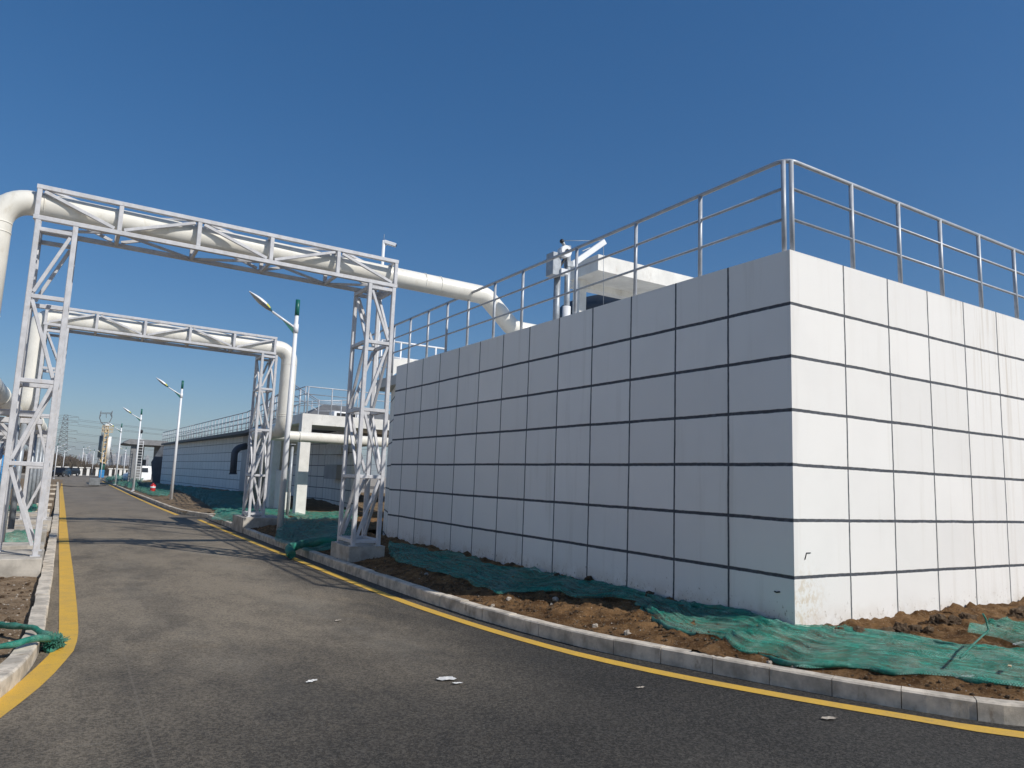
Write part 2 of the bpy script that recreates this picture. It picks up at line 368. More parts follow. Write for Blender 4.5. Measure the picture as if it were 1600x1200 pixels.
# carriageway leading away, and the cross road at its far end
KR = [(16, .2), (12, .75), (9, 1.45), (7.5, 2.05), (6.85, 2.5), (6.33, 2.95), (5.92, 3.6), (5.53, 4.45), (5.20, 5.25), (4.92, 5.95), (4.76, 6.55), (4.63, 7.25), (4.53, 8.0), (4.45, 9.2), (4.40, 10.9), (4.37, 13.5), (4.38, 16), (4.40, 19.7), (4.52, 25), (4.57, 28.6)]
KR2 = [(6.6, 29.0), (5.3, 29.2), (4.55, 30.0), (4.22, 31.5), (4.06, 34), (4.08, 42), (4.25, 60), (4.45, 85), (4.65, 122)]
KL = [(-7, 3.1), (-3.2, 4.0), (-1.3, 4.95), (-.62, 5.75), (-.26, 6.5), (-.10, 7.3), (-.035, 8.2), (-.02, 9.4), (-.02, 16), (-.05, 25), (-.15, 40), (-.42, 73), (-.62, 95)]
def densify(pts, step=.25):
    # catmull-rom resample
    P = [Vector((p[0], p[1], 0)) for p in pts]; P = [P[0]*2-P[1]]+P+[P[-1]*2-P[-2]]; out = []
    for i in range(1, len(P)-2):
        a, b, c, d = P[i-1:i+3]; n = max(1, int((c-b).length/step))
        for k in range(n):
            t = k/n; out.append(.5*((2*b)+(c-a)*t+(2*a-5*b+4*c-d)*t*t+(3*b-a-3*c+d)*t**3))
    out.append(P[-2]); return out
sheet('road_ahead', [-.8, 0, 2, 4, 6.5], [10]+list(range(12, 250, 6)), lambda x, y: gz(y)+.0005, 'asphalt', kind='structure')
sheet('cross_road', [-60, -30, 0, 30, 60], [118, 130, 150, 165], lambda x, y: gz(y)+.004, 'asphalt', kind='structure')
def kerb(name, line, side, w=.125, h=.15, block=.75, step=.25, top_in=0.0):
    pts = densify(line, step); mb = MB(); L = [0]
    for a, b in zip(pts, pts[1:]): L.append(L[-1]+(b-a).length)
    def at(s):
        i = max(0, min(len(L)-2, int(np.searchsorted(L, s))-1)); f = (s-L[i])/(L[i+1]-L[i]); p = pts[i].lerp(pts[i+1], f)
        t = (pts[i+1]-pts[i]).normalized(); return p, Vector((-t.y, t.x, 0))*side
    s = 0
    while s < L[-1]-.1:
        e = min(L[-1], s+block)-.006; jz = random.uniform(-.005, .005); jn = random.uniform(-.006, .006); n = 3; rings = []
        for k in range(n+1):
            p, nn = at(s+(e-s)*k/n); z0 = gz(p.y)
            c = .014
            ww = w+random.uniform(-.006, .006)
            r = [p+nn*jn+Vector((0, 0, z0-.08)), p+nn*jn+Vector((0, 0, z0+h-c+jz)), p+nn*(jn+c)+Vector((0, 0, z0+h+jz)), p+nn*(ww+jn)+Vector((0, 0, z0+h+jz)), p+nn*(ww+jn)+Vector((0, 0, z0-.08))]
            rings.append(r)
        vs = [v for r in rings for v in r]; fs = [(i*5+k, i*5+(k+1) % 5, (i+1)*5+(k+1) % 5, (i+1)*5+k) for i in range(n) for k in range(5)]
        fs += [tuple(range(5)), tuple(n*5+k for k in reversed(range(5)))]
        mb.add(vs, fs); s += block
    return mb.build(name, 'kerb', kind='structure')
kerb('kerb', KR, -1, w=.13, block=.52)
kerb('kerb_beyond', KR2, 1 if False else -1, w=.13, block=.9)
kerb('kerb_opposite', KL, 1, w=.145, h=.14, block=.8)

def ribbon(name, A, B, dz, mat, **kw):
    a = densify([(p.x, p.y) for p in A], .4); b = densify([(p.x, p.y) for p in B], .4)
    n = max(len(a), len(b)); 
    def rs(q):
        L = [0]
        for u, v in zip(q, q[1:]): L.append(L[-1]+(v-u).length)
        return [Vector((np.interp(L[-1]*k/(n-1), L, [p.x for p in q]), np.interp(L[-1]*k/(n-1), L, [p.y for p in q]), 0)) for k in range(n)]
    a = rs(a); b = rs(b); mb = MB(); vs = []
    for i in range(n):
        e = .006
        for p, q in ((a[i], b[i]), (b[i], a[i])):
            d = (p-q).normalized(); p2 = p+d*e*noise.noise(p*9); vs.append((p2.x, p2.y, gz(p2.y)+dz))
    mb.add(vs, [(2*i, 2*i+1, 2*i+3, 2*i+2) for i in range(n-1)]); return mb.build(name, mat, **kw)
V = lambda x, y: Vector((x, y, 0))
ribbon('yellow_line', [V(15.8, -.05), V(9, 1.27), V(7.3, 1.98)]+[V(6.30, 2.73), V(5.84, 3.42), V(5.33, 4.34), V(4.86, 5.42), V(4.53, 6.62), V(4.30, 8.4), V(4.19, 10.6), V(4.15, 15.5), V(4.19, 22), V(4.27, 28)],
       [V(15.8, -.20), V(8.95, 1.13), V(7.2, 1.84)]+[V(6.18, 2.60), V(5.72, 3.30), V(5.21, 4.23), V(4.73, 5.32), V(4.40, 6.53), V(4.16, 8.35), V(4.05, 10.6), V(4.01, 15.5), V(4.05, 22), V(4.13, 28)], .005, 'yellow', kind='structure')
ribbon('yellow_line_beyond', [V(3.93, 31), V(3.90, 42), V(4.07, 60), V(4.27, 85), V(4.45, 115)], [V(3.76, 31), V(3.75, 42), V(3.92, 60), V(4.1, 85), V(4.3, 115)], .005, 'yellow', kind='structure')
ribbon('yellow_line_opposite', [V(-7.2, 2.8), V(-3, 3.75), V(-1.3, 4.72), V(-.62, 5.6), V(-.25, 6.6), V(-.06, 7.4), V(.06, 8.0), V(.098, 8.7), V(.098, 9.6), V(.07, 13.3), V(.01, 20.5), V(-.1, 38), V(-.36, 74), V(-.5, 94)],
       [V(-7.2, 2.6), V(-3, 3.55), V(-1.2, 4.5), V(-.5, 5.35), V(-.14, 6.3), V(.08, 7.15), V(.22, 7.9), V(.27, 8.7), V(.278, 9.6), V(.26, 13.3), V(.205, 20.5), V(.10, 38), V(-.12, 74), V(-.25, 94)], .005, 'yellow', kind='structure')

# ---- soil
kr = np.array([(p.x, p.y) for p in densify(KR, .15)]); kr2 = np.array([(p.x, p.y) for p in densify(KR2, .4)]); kl = np.array([(p.x, p.y) for p in densify(KL, .2)])
def sd(poly, x, y):                    # signed distance: + on the side the soil is
    d = (poly[:, 0]-x)**2+(poly[:, 1]-y)**2; i = int(np.argmin(d)); i0 = max(0, i-1); i1 = min(len(poly)-1, i+1)
    t = poly[i1]-poly[i0]; r = np.array([x, y])-poly[i]; L = math.hypot(*t)
    return (t[0]*r[1]-t[1]*r[0])/L
def fbm(x, y, s, o=4):
    v = 0; a = 1
    for k in range(o): v += a*noise.noise(Vector((x*s, y*s, k*3.7))); s *= 2.1; a *= .55
    return v
def ss(a, b, v):
    t = max(0, min(1, (v-a)/(b-a))); return t*t*(3-2*t)
SMOOTH = [False]
def soil_n(x, y):
    SMOOTH[0] = True; v = soil_r(x, y)+.02; SMOOTH[0] = False; return v
def soil_r(x, y):
    if SMOOTH[0]: return soil_s(x, y)
    return soil_c(x, y, 1)
def soil_s(x, y): return soil_c(x, y, 0)
def soil_c(x, y, q):
    d = -sd(kr, x, y) if y < 29 else -sd(kr2, x, y)
    if y < 29: e = d
    k = ss(.10, .7, d)
    h = .125+(.028*k*fbm(x, y, 10, 3) if q else 0)+k*(.085+.05*fbm(x, y, 1.6, 1+q)+(.04*fbm(x, y, 5, 4) if q else .012*fbm(x, y, 4, 1)))
    if y < 20:                          # piled against the wall
        w = X0-x if y > Y0 else Y0-y
        h += .045*ss(.5, .05, w)*(1+.8*fbm(x, y, 3.5, 2)*q)
        if x > X0 and y < Y0: h += .05*ss(X0, X0+3.5, x)*ss(1.6, .0, w)
    h += ss(30, 44, y)*ss(1.0, 4.5, d)*(.34+.12*fbm(x, y, .5, 2))
    h -= ss(92, 110, y)*.1
    return gz(y)+max(h, .03)
def grid_soil(name, x0, x1, y0, y1, st, f, keep, mat):
    nx = int((x1-x0)/st)+1; ny = int((y1-y0)/st)+1; mb = MB(); idx = {}; vs = []; fs = []
    K = [[keep(x0+i*st, y0+j*st) for i in range(nx)] for j in range(ny)]
    def vid(i, j):
        if (i, j) not in idx:
            x = x0+i*st; y = y0+j*st; idx[(i, j)] = len(vs); vs.append((x, y, f(x, y)))
        return idx[(i, j)]
    for j in range(ny-1):
        for i in range(nx-1):
            if K[j][i] and K[j+1][i] and K[j][i+1] and K[j+1][i+1]: fs.append((vid(i, j), vid(i+1, j), vid(i+1, j+1), vid(i, j+1)))
    mb.add(vs, fs, True); return mb.build(name, mat, kind='structure')
def keep_r(x, y):
    if x > X0+.1 and y > Y0+.1 and y < 19.4: return False
    return -sd(kr, x, y) > .045
grid_soil('verge_soil', 4.36, 9.61, 1.2, 12.0, .03, soil_r, keep_r, 'soil')
grid_soil('verge_soil_right', 9.61, 15.0, .3, 5.4, .06, soil_r, keep_r, 'soil')
grid_soil('verge_soil_left', 4.36, 7.0, 12.0, 20.0, .06, soil_r, keep_r, 'soil')
grid_soil('verge_soil_middle', 4.5, 16.0, 20.0, 29.0, .11, soil_r, lambda x, y: -sd(kr, x, y) > .02, 'soil')
grid_soil('verge_soil_beyond', 4.1, 22.0, 29.0, 118, .4, soil_r, lambda x, y: -sd(kr2, x, y) > -.15 if y > 30 else x > 4.6, 'soil_dark')
def soil_l(x, y):
    d = sd(kl, x, y)
    return gz(y)+.06+ss(.1, .5, d)*(.03+.05*fbm(x, y, 2.2, 3))+.012*fbm(x, y, 11, 2)
grid_soil('plot_soil', -7, -.03, 3.1, 27, .07, soil_l, lambda x, y: sd(kl, x, y) > .05, 'soil_light')
sheet('plot_soil_beyond', list(np.arange(-16, -.2, 1.0))+[-.3], list(np.arange(26.9, 118, 2.0)), lambda x, y: gz(y)+.07+.03*noise.noise(Vector((x, y, 0))), 'soil_dark', kind='structure')
sheet('plot_soil_outer', [-40, -20, -6.9], list(np.arange(3.2, 118, 6.0)), lambda x, y: gz(y)+.05, 'plain', kind='structure')

def AS(px, py, dz=.02, f=None):
    f = f or soil_r; z = .2
    for _ in range(6):
        P = AZ(px, py, z) if _ < 1 or P.y < 200 else P
        z = .5*z+.5*(f(P.x, P.y)+dz)
    P.z = f(P.x, P.y); return P
# ---- loose stones / clods
mb = MB()
def scatter(n, fx, rmin, rmax, f):
    for k in range(n):
        x, y = fx()
        if x is None: continue
        r = random.uniform(rmin, rmax)*random.choice((.6, .8, 1, 1.3)); mb.ball((x, y, f(x, y)+r*.3), (r, r*random.uniform(.6, 1), r*.7), seed=k, rough=.35, seg=6, rings=4)
def rx():
    s = random.random()**.8; p = kr[int(40+s*(len(kr)-60))]; d = random.uniform(.14, 1.7)
    x = p[0]+d*random.uniform(.6, 1); y = p[1]+d*random.uniform(0, .6)
    return (x, y) if keep_r(x, y) and x < 13 and -sd(kr, x, y) > .12 and not(x > X0-.05 and y > Y0-.05) else (None, None)
scatter(3600, rx, .006, .022, soil_r)
mb.build('soil_crumbs', 'clod', kind='stuff')
mb = MB(); scatter(300, rx, .004, .012, soil_r)
def lx(): return (random.uniform(-2.2, -.2), random.uniform(6.8, 14))
def lx2():
    x, y = lx(); return (x, y) if sd(kl, x, y) > .2 else (None, None)
scatter(1100, lx2, .004, .011, soil_l)
mb.build('pebbles', 'stone', kind='stuff')
mb = MB(); scatter(420, lx2, .008, .03, soil_l); mb.build('soil_crumbs_opposite', 'clod', kind='stuff')
for px, py, r, lb in [(868, 936, .055, 'pale split stone standing upright on the bank below the netting edge'), (862, 942, .035, 'small grey stone leaning against the pale upright stone'), (980, 988, .05, 'dark flat stone in the middle of the bare soil bank'), (1190, 1040, .04, 'pale stone under the front edge of the green netting'),
                      (915, 982, .045, 'mauve grey stone resting just behind the kerb top'), (560, 875, .04, 'pale pebble on the soil beside the tower plinth'), (795, 935, .05, 'broken concrete lump nearest the dark netting edge'), (1240, 1040, .045, 'wedge of brick rubble poking out of the netting front'),
                      (666, 897, .05, 'grey rubble lump beside the shaded netting'), (770, 945, .04, 'dark asphalt lump on the kerb edge of the bank')]:
    P = AS(px, py)
    if -sd(kr, P.x, P.y) < .2: P.x += .17; P.y += .05
    r *= .8; P.z = soil_r(P.x, P.y)+r*.25
    tag(MB().ball((0, 0, 0), (r, r*.7, r*.75), seed=px, rough=.4, seg=9, rings=6).build('stone', 'stone'), lb, 'stone').location = P
for i, (px, py, r, lb) in enumerate([(1292, 978, .10, 'low brown clod against the sunny wall just right of its corner'), (1312, 981, .09, 'brown clod touching the foot of the first vertical joint'), (1345, 985, .12, 'flat brown clod between the first and second wall joints'), (1385, 983, .11, 'crumbly clod at the foot of the second wall joint'),
                  (1408, 976, .14, 'rounded soil heap leaning on the third wall panel'), (1430, 974, .13, 'brown heap right of the rounded one by the wall'), (1466, 968, .17, 'largest brown clod at the foot of the sunny wall'), (1450, 976, .09, 'small clod on the left flank of the largest clod'),
                  (1490, 968, .11, 'flattened clod just right of the largest clod'), (1512, 964, .15, 'round grey brown clod below the fourth wall joint'), (1560, 968, .13, 'clod low on the bank near the right picture edge'), (1592, 958, .18, 'rough heap of earth at the right picture edge'),
                  (800, 880, .14, 'dark clod in shade behind the netting at the wall'), (870, 893, .10, 'shaded clod row piece halfway along the wall foot'), (920, 906, .12, 'shaded brown clod at a wall joint behind the net'), (1015, 921, .14, 'long dark clod between netting and shaded wall'), (1100, 944, .09, 'small shaded clod two panels left of the corner')]):
    P = AZ(px, py, .3); r *= .72 if px > 1240 else .5
    if P.x > X0-.06 and P.y > Y0-.06:
        if px > 1240: P = AY(px, py, Y0-.10)
        else: P = AX(px, py, X0-.10)
    P.z = soil_r(P.x, P.y)+r*.25
    tag(MB().ball((0, 0, 0), (r*1.15, r*.7, r*.72), seed=i*3+1, rough=.33, seg=18, rings=12).build('soil_clod', 'clod'), lb, 'clod', 'clods of earth along the wall foot').location = P

# ================================================================= TANK (large white building on the right)
YE = 16.9
tk = thing('tank_building', 'large white concrete tank with dark square joint lines beside the road bend', 'building', (X0, Y0, 0))
tk_parts = []
def part(o): tk_parts.append(o); return o
ZT = 4.475
pC = AY(606, 700, 19.6)
def quad(p0, p1, z0, z1, n=1):
    mb = MB(); mb.add([(p0[0], p0[1], z0), (p1[0], p1[1], z0), (p1[0], p1[1], z1), (p0[0], p0[1], z1)], [(0, 1, 2, 3)]); return mb
# each face is the outer skin of a 0.25 m thick wall
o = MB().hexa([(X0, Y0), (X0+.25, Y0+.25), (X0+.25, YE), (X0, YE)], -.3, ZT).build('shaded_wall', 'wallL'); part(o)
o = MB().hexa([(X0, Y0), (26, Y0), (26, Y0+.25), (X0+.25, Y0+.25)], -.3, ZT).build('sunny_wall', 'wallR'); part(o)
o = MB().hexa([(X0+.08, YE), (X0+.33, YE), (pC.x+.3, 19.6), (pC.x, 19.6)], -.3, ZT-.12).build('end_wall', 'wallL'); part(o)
o = MB().box((X0+.3, Y0+.3, ZT-.35), (26, 19.5, ZT-.10)).build('roof_slab', 'slab'); part(o)
# rough top edge of render: one uneven bead
part(MB().tube([(x, Y0+.02, ZT-.004+.008*noise.noise(Vector((x*14, 0, 0)))) for x in np.arange(X0+.01, 14, .03)], .010, 6).build('render_edge', 'white_render'))
for i, (px, py, s) in enumerate([(1262, 864, 1)]):
    P = AY(px, py, Y0-.004) if px > 1240 else AX(px, py, X0-.004)
    d = Vector((1, 0, 0)) if px > 1240 else Vector((0, -1, 0))
    mb = MB().tube([P-d*.05+Vector((0, 0, -.07)), P-d*.02, P+d*.05*s+Vector((0, 0, 0))], .006, 5); part(mb.build('tie_wire', 'rubber'))
P = AX(1210, 924, X0-.003)
part(MB().tube([P, P+Vector((-.006, -.035, -.004)), P+Vector((-.004, -.075, .006))], .008, 5).build('wall_snag', 'rubber'))
for o in tk_parts: o.parent = tk; o.location = -Vector((X0, Y0, 0))

t = thing('added_bounce_building', 'added out-of-view white building bouncing sunlight onto the near tank across the road', 'building', (-9.5, 10, 0))  # never in view, added so its sunlit face lights the shaded tank wall
MB().box((-14, -22, -.2), (0, 34, 5.2)).build('wall', 'white_render', t)
MB().box((-14.2, -22.2, 5.203), (.2, 34.2, 5.4)).build('roof', 'slab', t)
# ---- railings
def railing(name, label, runs, posts, zb, h=1.13, r=.027, rp=.029, mids=(.42, .76), group=None, base=None, rt=None, seg=8, cat='railing'):
    rt = rt or r
    base = base or (posts[0][0], posts[0][1], zb); root = thing(name, label, cat, base, group); off = Vector(base)
    def put(mb, nm): o = mb.build(nm, 'rail', root); o.location = -off; return o
    for k, run in enumerate(runs):
        put(MB().tube(arc([(p[0], p[1], (p[2] if len(p) > 2 else zb)+h) for p in run], .14, 6) if len(run) > 2 else [(p[0], p[1], (p[2] if len(p) > 2 else zb)+h) for p in run], rt, seg), 'top_rail')
        for mz in mids:
            segs = [(a, b) for a, b in zip(run, run[1:])]
            for a, b in segs: put(MB().tube([(a[0], a[1], (a[2] if len(a) > 2 else zb)+mz), (b[0], b[1], (b[2] if len(b) > 2 else zb)+mz)], r*.72, seg), 'mid_rail')
    for p in posts: put(MB().tube([(p[0], p[1], (p[2] if len(p) > 2 else zb)-.05), (p[0], p[1], (p[2] if len(p) > 2 else zb)+h)], rp, seg), 'post')
    return root
yl = [5.33, 6.66, 7.96, 9.70, 11.12, 12.15, 13.25, 14.25, 15.26, 16.3, 17.3, 18.3, 19.3]
yl = [5.33]+[AX(px, py, 6.9).y for px, py in ((1094, 360), (993, 410), (900, 440), (816, 470), (772, 490), (731, 505), (698, 515), (668, 528), (640, 537))]+[17.35, 18.4, 19.4]
xr = [6.98, 8.15, 9.19, 10.22, 11.28, 12.35, 13.4, 14.45, 15.5, 16.5, 17.5]
rr = thing('roof_railing', 'grey tubular roof railing running round the corner of the near white tank', 'railing', (6.9, 5.3, 4.45))
def rput(mb, nm): o = mb.build(nm, 'rail', rr); o.location = (-6.9, -5.3, -4.45); return o
rput(MB().tube(arc([(6.9, 19.4, 5.62), (6.9, 5.28, 5.62), (18, 5.28, 5.64)], .16, 8), .027, 10), 'top_rail')
for z in (5.27, 4.89):
    rput(MB().tube([(6.9, 19.4, z), (6.9, 5.36, z)], .019, 8), 'mid_rail'); rput(MB().tube([(7.0, 5.28, z), (18, 5.28, z)], .019, 8), 'mid_rail')
for y in yl: rput(MB().tube([(6.9, y, 4.36), (6.9, y, 5.61)], .028, 10), 'post')
for x in xr: rput(MB().tube([(x, 5.28, 4.36), (x, 5.28, 5.62)], .028, 10), 'post')
# pale inner railing crossing the far end of the roof
ya = 19.9
a = AY(596, 531, ya); b = AY(705, 549, ya)
root = railing('crossing_railing', 'thin white railing crossing behind the far end of the near tank roof', [[(a.x, ya), (9.6, ya)]], [(x, ya) for x in (a.x+.02, 7.02, 8.15, 9.3)], a.z-1.1, h=1.1, mids=(.63, .3), r=.03)
for c in root.children: c.data.materials[0] = MAT['white_paint']
# concrete landing bracket at the tank's far end
mb = MB(); pts = [AY(x, y, 19.62) for x, y in ((614, 587), (635, 570), (652, 562), (614, 560))]
vs = [tuple(p) for p in pts]+[(p.x, p.y+.35, p.z) for p in pts]
mb.add(vs, [(0, 1, 2, 3), (7, 6, 5, 4)]+[(i, 4+i, 4+(i+1) % 4, (i+1) % 4) for i in range(4)])
tag(mb.build('landing_bracket', 'white_render'), 'white triangular concrete bracket high at the far end of the near tank', 'bracket')

# ================================================================= GANTRIES
GW = .074
def gantry(name, label, y0, s, dep, xs, zb, zt, tilt, xl, xr_, barz, pat, patL, patR, base_l, base_r, bw, zpin=None):
    root = thing(name, label, 'pipe gantry', (xl[1], y0, base_l[2]), 'steel pipe gantries over the road'); off = Vector(root.location)
    def put(mb, nm, par=None, mat='steel'): o = mb.build(nm, mat, root); o.location = -off; return o
    def FP(x, z, back=0): return Vector((x, y0+s*x+(dep if back else 0), z+tilt*(x-2.2)))
    x0, x1 = xs[0], xs[-1]
    for bk in (0, 1):
        for z in (zb, zt): put(MB().beam(FP(x0-.04, z, bk), FP(x1+.04, z, bk), GW, GW), 'chord')
        for i, x in enumerate(xs):
            put(MB().beam(FP(x, zb+GW/2, bk), FP(x, zt-GW/2, bk), GW*.92), 'truss_post')
            if i < len(xs)-1:
                xa, xb = x+.07, xs[i+1]-.07
                if pat[i] == '\\': p, q = FP(xa, zt-.06, bk), FP(xb, zb+.06, bk)
                else: p, q = FP(xa, zb+.06, bk), FP(xb, zt-.06, bk)
                put(MB().beam(p, q, .052, .045, up=(0, 1, 0)), 'truss_brace')
    for z in (zb, zt):
        for i, x in enumerate(xs):
            put(MB().beam(FP(x, z, 0)+Vector((0, GW/2+.001, 0)), FP(x, z, 1)-Vector((0, GW/2+.001, 0)), .055), 'cross_tie')
            if i < len(xs)-1:
                f = (i % 2 == 0) ^ (z == zt)
                put(MB().beam(FP(x+.06, z+.004, f)+Vector((0, .05 if not f else -.05, 0)), FP(xs[i+1]-.06, z+.004, not f)+Vector((0, .05 if f else -.05, 0)), .045, .04), 'plan_brace')
    for (la, lb), bs, pt in ((xl, base_l, patL), (xr_, base_r, patR)):
        bz = bs[2]; zz = [zb-GW/2-.10]+barz+[bz]
        for x in (la, lb):
            for bk in (0, 1):
                t = FP(x, zb-GW/2, bk); put(MB().beam((t.x, t.y, bz+.012), (t.x, t.y, t.z-.002), GW), 'leg')
                put(MB().box((t.x-.065, t.y-.065, bz), (t.x+.065, t.y+.065, bz+.014)), 'base_plate')
        for k, z in enumerate(zz):
            if k == len(zz)-1:
                if la < 1: continue
                z = bz+.09
            for bk in (0, 1):
                p = FP(la+GW/2, 0, bk); q = FP(lb-GW/2, 0, bk); put(MB().beam((p.x, p.y, z), (q.x, q.y, z), GW*.9), 'cross_bar')
            for x in (la, lb):
                p = FP(x, 0, 0); q = FP(x, 0, 1); put(MB().beam((p.x, p.y+GW/2, z), (q.x, q.y-GW/2, z), GW*.9), 'cross_bar')
        for k in range(len(zz)-1):
            za = zz[k]-.06; zc = (zz[k+1] if k < len(zz)-2 else bz+.09)+.07
            for bk in (0, 1):
                p = FP(la+.055, 0, bk); q = FP(lb-.055, 0, bk)
                if pt[k] == '/': A, B = (p.x, p.y, zc), (q.x, q.y, za)
                else: A, B = (p.x, p.y, za), (q.x, q.y, zc)
                put(MB().beam(A, B, .052, .05, up=(0, 1, 0)), 'tower_brace')
            for x in (la, lb):
                p = FP(x, 0, 0); q = FP(x, 0, 1)
                A, B = ((p.y+.055, zc), (q.y-.055, za)) if (k % 2 == 0) else ((p.y+.055, za), (q.y-.055, zc))
                put(MB().beam((x, A[0], A[1]), (x, B[0], B[1]), .048, .05, up=(1, 0, 0)), 'tower_brace')
        # saddle under the pipe
    return root
g1 = gantry('pipe_gantry', 'near pale grey lattice gantry carrying a cream pipe across the road', 13.05, -.02, .78,
            [-.80, .33, 1.52, 2.73, 3.95, 5.10], 5.44, 5.93, -.014, (-.77, -.27), (4.60, 5.08), [4.24, 2.94, 1.69], '\\/\\/\\', '/\\/\\', '\\/\\/', (0, 0, .33), (0, 0, .42), 0)
y2 = 22.0
g2 = gantry('pipe_gantry', 'farther lattice gantry carrying a cream pipe, seen beneath the near one', y2, 0, .78,
            [-.86, .29, 1.45, 2.60, 3.80, 4.97], 5.27, 5.74, -.010, (-.84, -.36), (4.63, 5.03), [4.15, 2.93, 1.6], '/\\/\\/', '\\/\\/', '/\\/\\', (0, 0, .30), (0, 0, .40), 0)
def plinth(lo, hi, label, grp=None, mat='concrete', bw=.015):
    o = MB().box((lo[0]-(lo[0]+hi[0])/2, lo[1]-(lo[1]+hi[1])/2, 0), (hi[0]-(lo[0]+hi[0])/2, hi[1]-(lo[1]+hi[1])/2, hi[2]-lo[2])).build('concrete_plinth', mat)
    o.location = ((lo[0]+hi[0])/2, (lo[1]+hi[1])/2, lo[2]); bevel(o, bw); return tag(o, label, 'plinth', grp)
plinth((4.52, 12.93, 0), (5.22, 13.98, .42), 'concrete plinth under the right tower of the near gantry', mat='concrete')
plinth((4.66-.25, 21.65, -.05), (5.6, 23.2, .40), 'concrete plinth under the right tower of the farther gantry')
plinth((-1.7, 12.75, 0), (-.17, 14.1, .33), 'weathered concrete plinth under the left tower of the near gantry')
plinth((-1.5, 21.6, -.05), (-.2, 23.2, .30), 'concrete plinth under the left tower of the farther gantry')

# ================================================================= PIPES
def ring(mb, c, d, r, w=.03):
    c = Vector(c); d = Vector(d).normalized(); mb.tube([c-d*w/2, c+d*w/2], r, 24)
def band(t, c, d, r, w, nm='weld_band'):
    m_ = MB(); ring(m_, c, d, r, w); m_.build(nm, 'pipe', t).location = -Vector(t.location)
p1y = 13.29; R1 = .195
t = thing('overhead_pipe', 'cream insulated pipe through the near gantry, bending down to the near tank roof', 'pipe', (5.3, p1y, 5.6))
e0 = AY(758, 463, p1y); e1 = AY(803, 503, p1y)
pth = arc([(-1.30, p1y, 3.0), (-1.30, p1y, 5.76), (e0.x, p1y, 5.66), (e1.x, p1y, 5.02), (13, p1y, 4.98)], .42, 10)
mb = MB().tube(pth, R1, 28); mb.build('pipe_run', 'pipe', t).location = -Vector(t.location)
for c in ((5.85, p1y, 5.685), (6.2, p1y, 5.68), (-.72, p1y, 5.76)): band(t, c, (1, 0, 0), R1+.005, .02)
for z in (5.2, 5.35, 3.9): band(t, (-1.30, p1y, z), (0, 0, 1), R1+.005, .018)
p2y = 22.29; R2 = .235
t = thing('overhead_pipe', 'cream pipe through the farther gantry, dropping beside the nearest lamp post', 'pipe', (5.5, p2y, 0))
pv = AY(449, 600, p2y).x; zl = 3.0
xL = AY(47, 600, p2y).x
pth = arc([(xL, p2y+1.0, 3.05), (xL, p2y, 3.05), (xL, p2y, 5.52), (pv, p2y, 5.46), (pv, p2y, zl), (pv, 26.0, zl)], .36, 9)
mb = MB().tube(pth, R2, 26); mb.build('pipe_run', 'pipe', t).location = -Vector(t.location)
pe = AY(440, 681, 25.9)
mb = MB().tube(arc([(pv, 24.6, zl), (pv, 25.9, zl), (11.0, 25.9, zl)], .28, 6), .182, 22); mb.build('branch_pipe', 'pipe', t).location = -Vector(t.location)
for z in (5.0, 3.45, 3.4): band(t, (pv, p2y, z), (0, 0, 1), R2+.006, .02)
band(t, (6.95, 25.9, zl), (1, 0, 0), .192, .06)
# pipe prop
P = AY(452, 806, 25.6); 
t = thing('pipe_prop', 'galvanised prop post clamped under the branch pipe beside the white portal', 'post', (P.x, 25.9, gz(26)+.2))
MB().tube([(0, 0, -.1), (0, 0, zl-.30-t.location.z)], .055, 12).build('post', 'galv', t)
MB().box((-.09, -.12, zl-.30-t.location.z), (.09, .12, zl-.27-t.location.z)).build('head_plate', 'galv', t)
MB().box((-.10, -.10, -.02), (.10, .10, .01)).build('base_plate', 'galv', t)

# ---- left pipe rack running along the road
t = thing('rack_pipe', 'thick cream pipe on the rack along the left kerb, nearest the road', 'pipe', (-1.3, p1y, 3.0), 'pipes on the roadside rack')
mb = MB().tube(arc([(-1.30, p1y, 3.6), (-1.30, p1y, 3.02), (-1.30, 43, 2.93)], .42, 9), R1+.006, 26); mb.build('pipe_run', 'pipe', t).location = -Vector(t.location)
for y in np.arange(14.3, 40, 3.0): band(t, (-1.30, y, 3.02-.0027*(y-13.4)), (0, 1, 0), R1+.016, .04, 'jacket_band')
t = thing('rack_pipe', 'second cream pipe on the roadside rack, starting at the farther gantry', 'pipe', (xL, 23.4, 3.0), 'pipes on the roadside rack')
mb = MB().tube([(xL, 23.35, 3.05), (xL, 41, 3.0)], R2+.006, 24); mb.build('pipe_run', 'pipe', t).location = -Vector(t.location)
for y in np.arange(24.4, 40, 3.6): band(t, (xL, y, 3.05-.0027*(y-23.4)), (0, 1, 0), R2+.016, .05, 'jacket_band')
t = thing('rack_pipe', 'pale pipe farthest from the road on the roadside rack', 'pipe', (-2.1, 12, 3.0), 'pipes on the roadside rack')
mb = MB().tube(arc([(-3.6, 12.6, 4.2), (-2.15, 12.6, 3.05), (-2.15, 44, 2.95)], .4, 8), .2, 22); mb.build('pipe_run', 'pipe', t).location = -Vector(t.location)
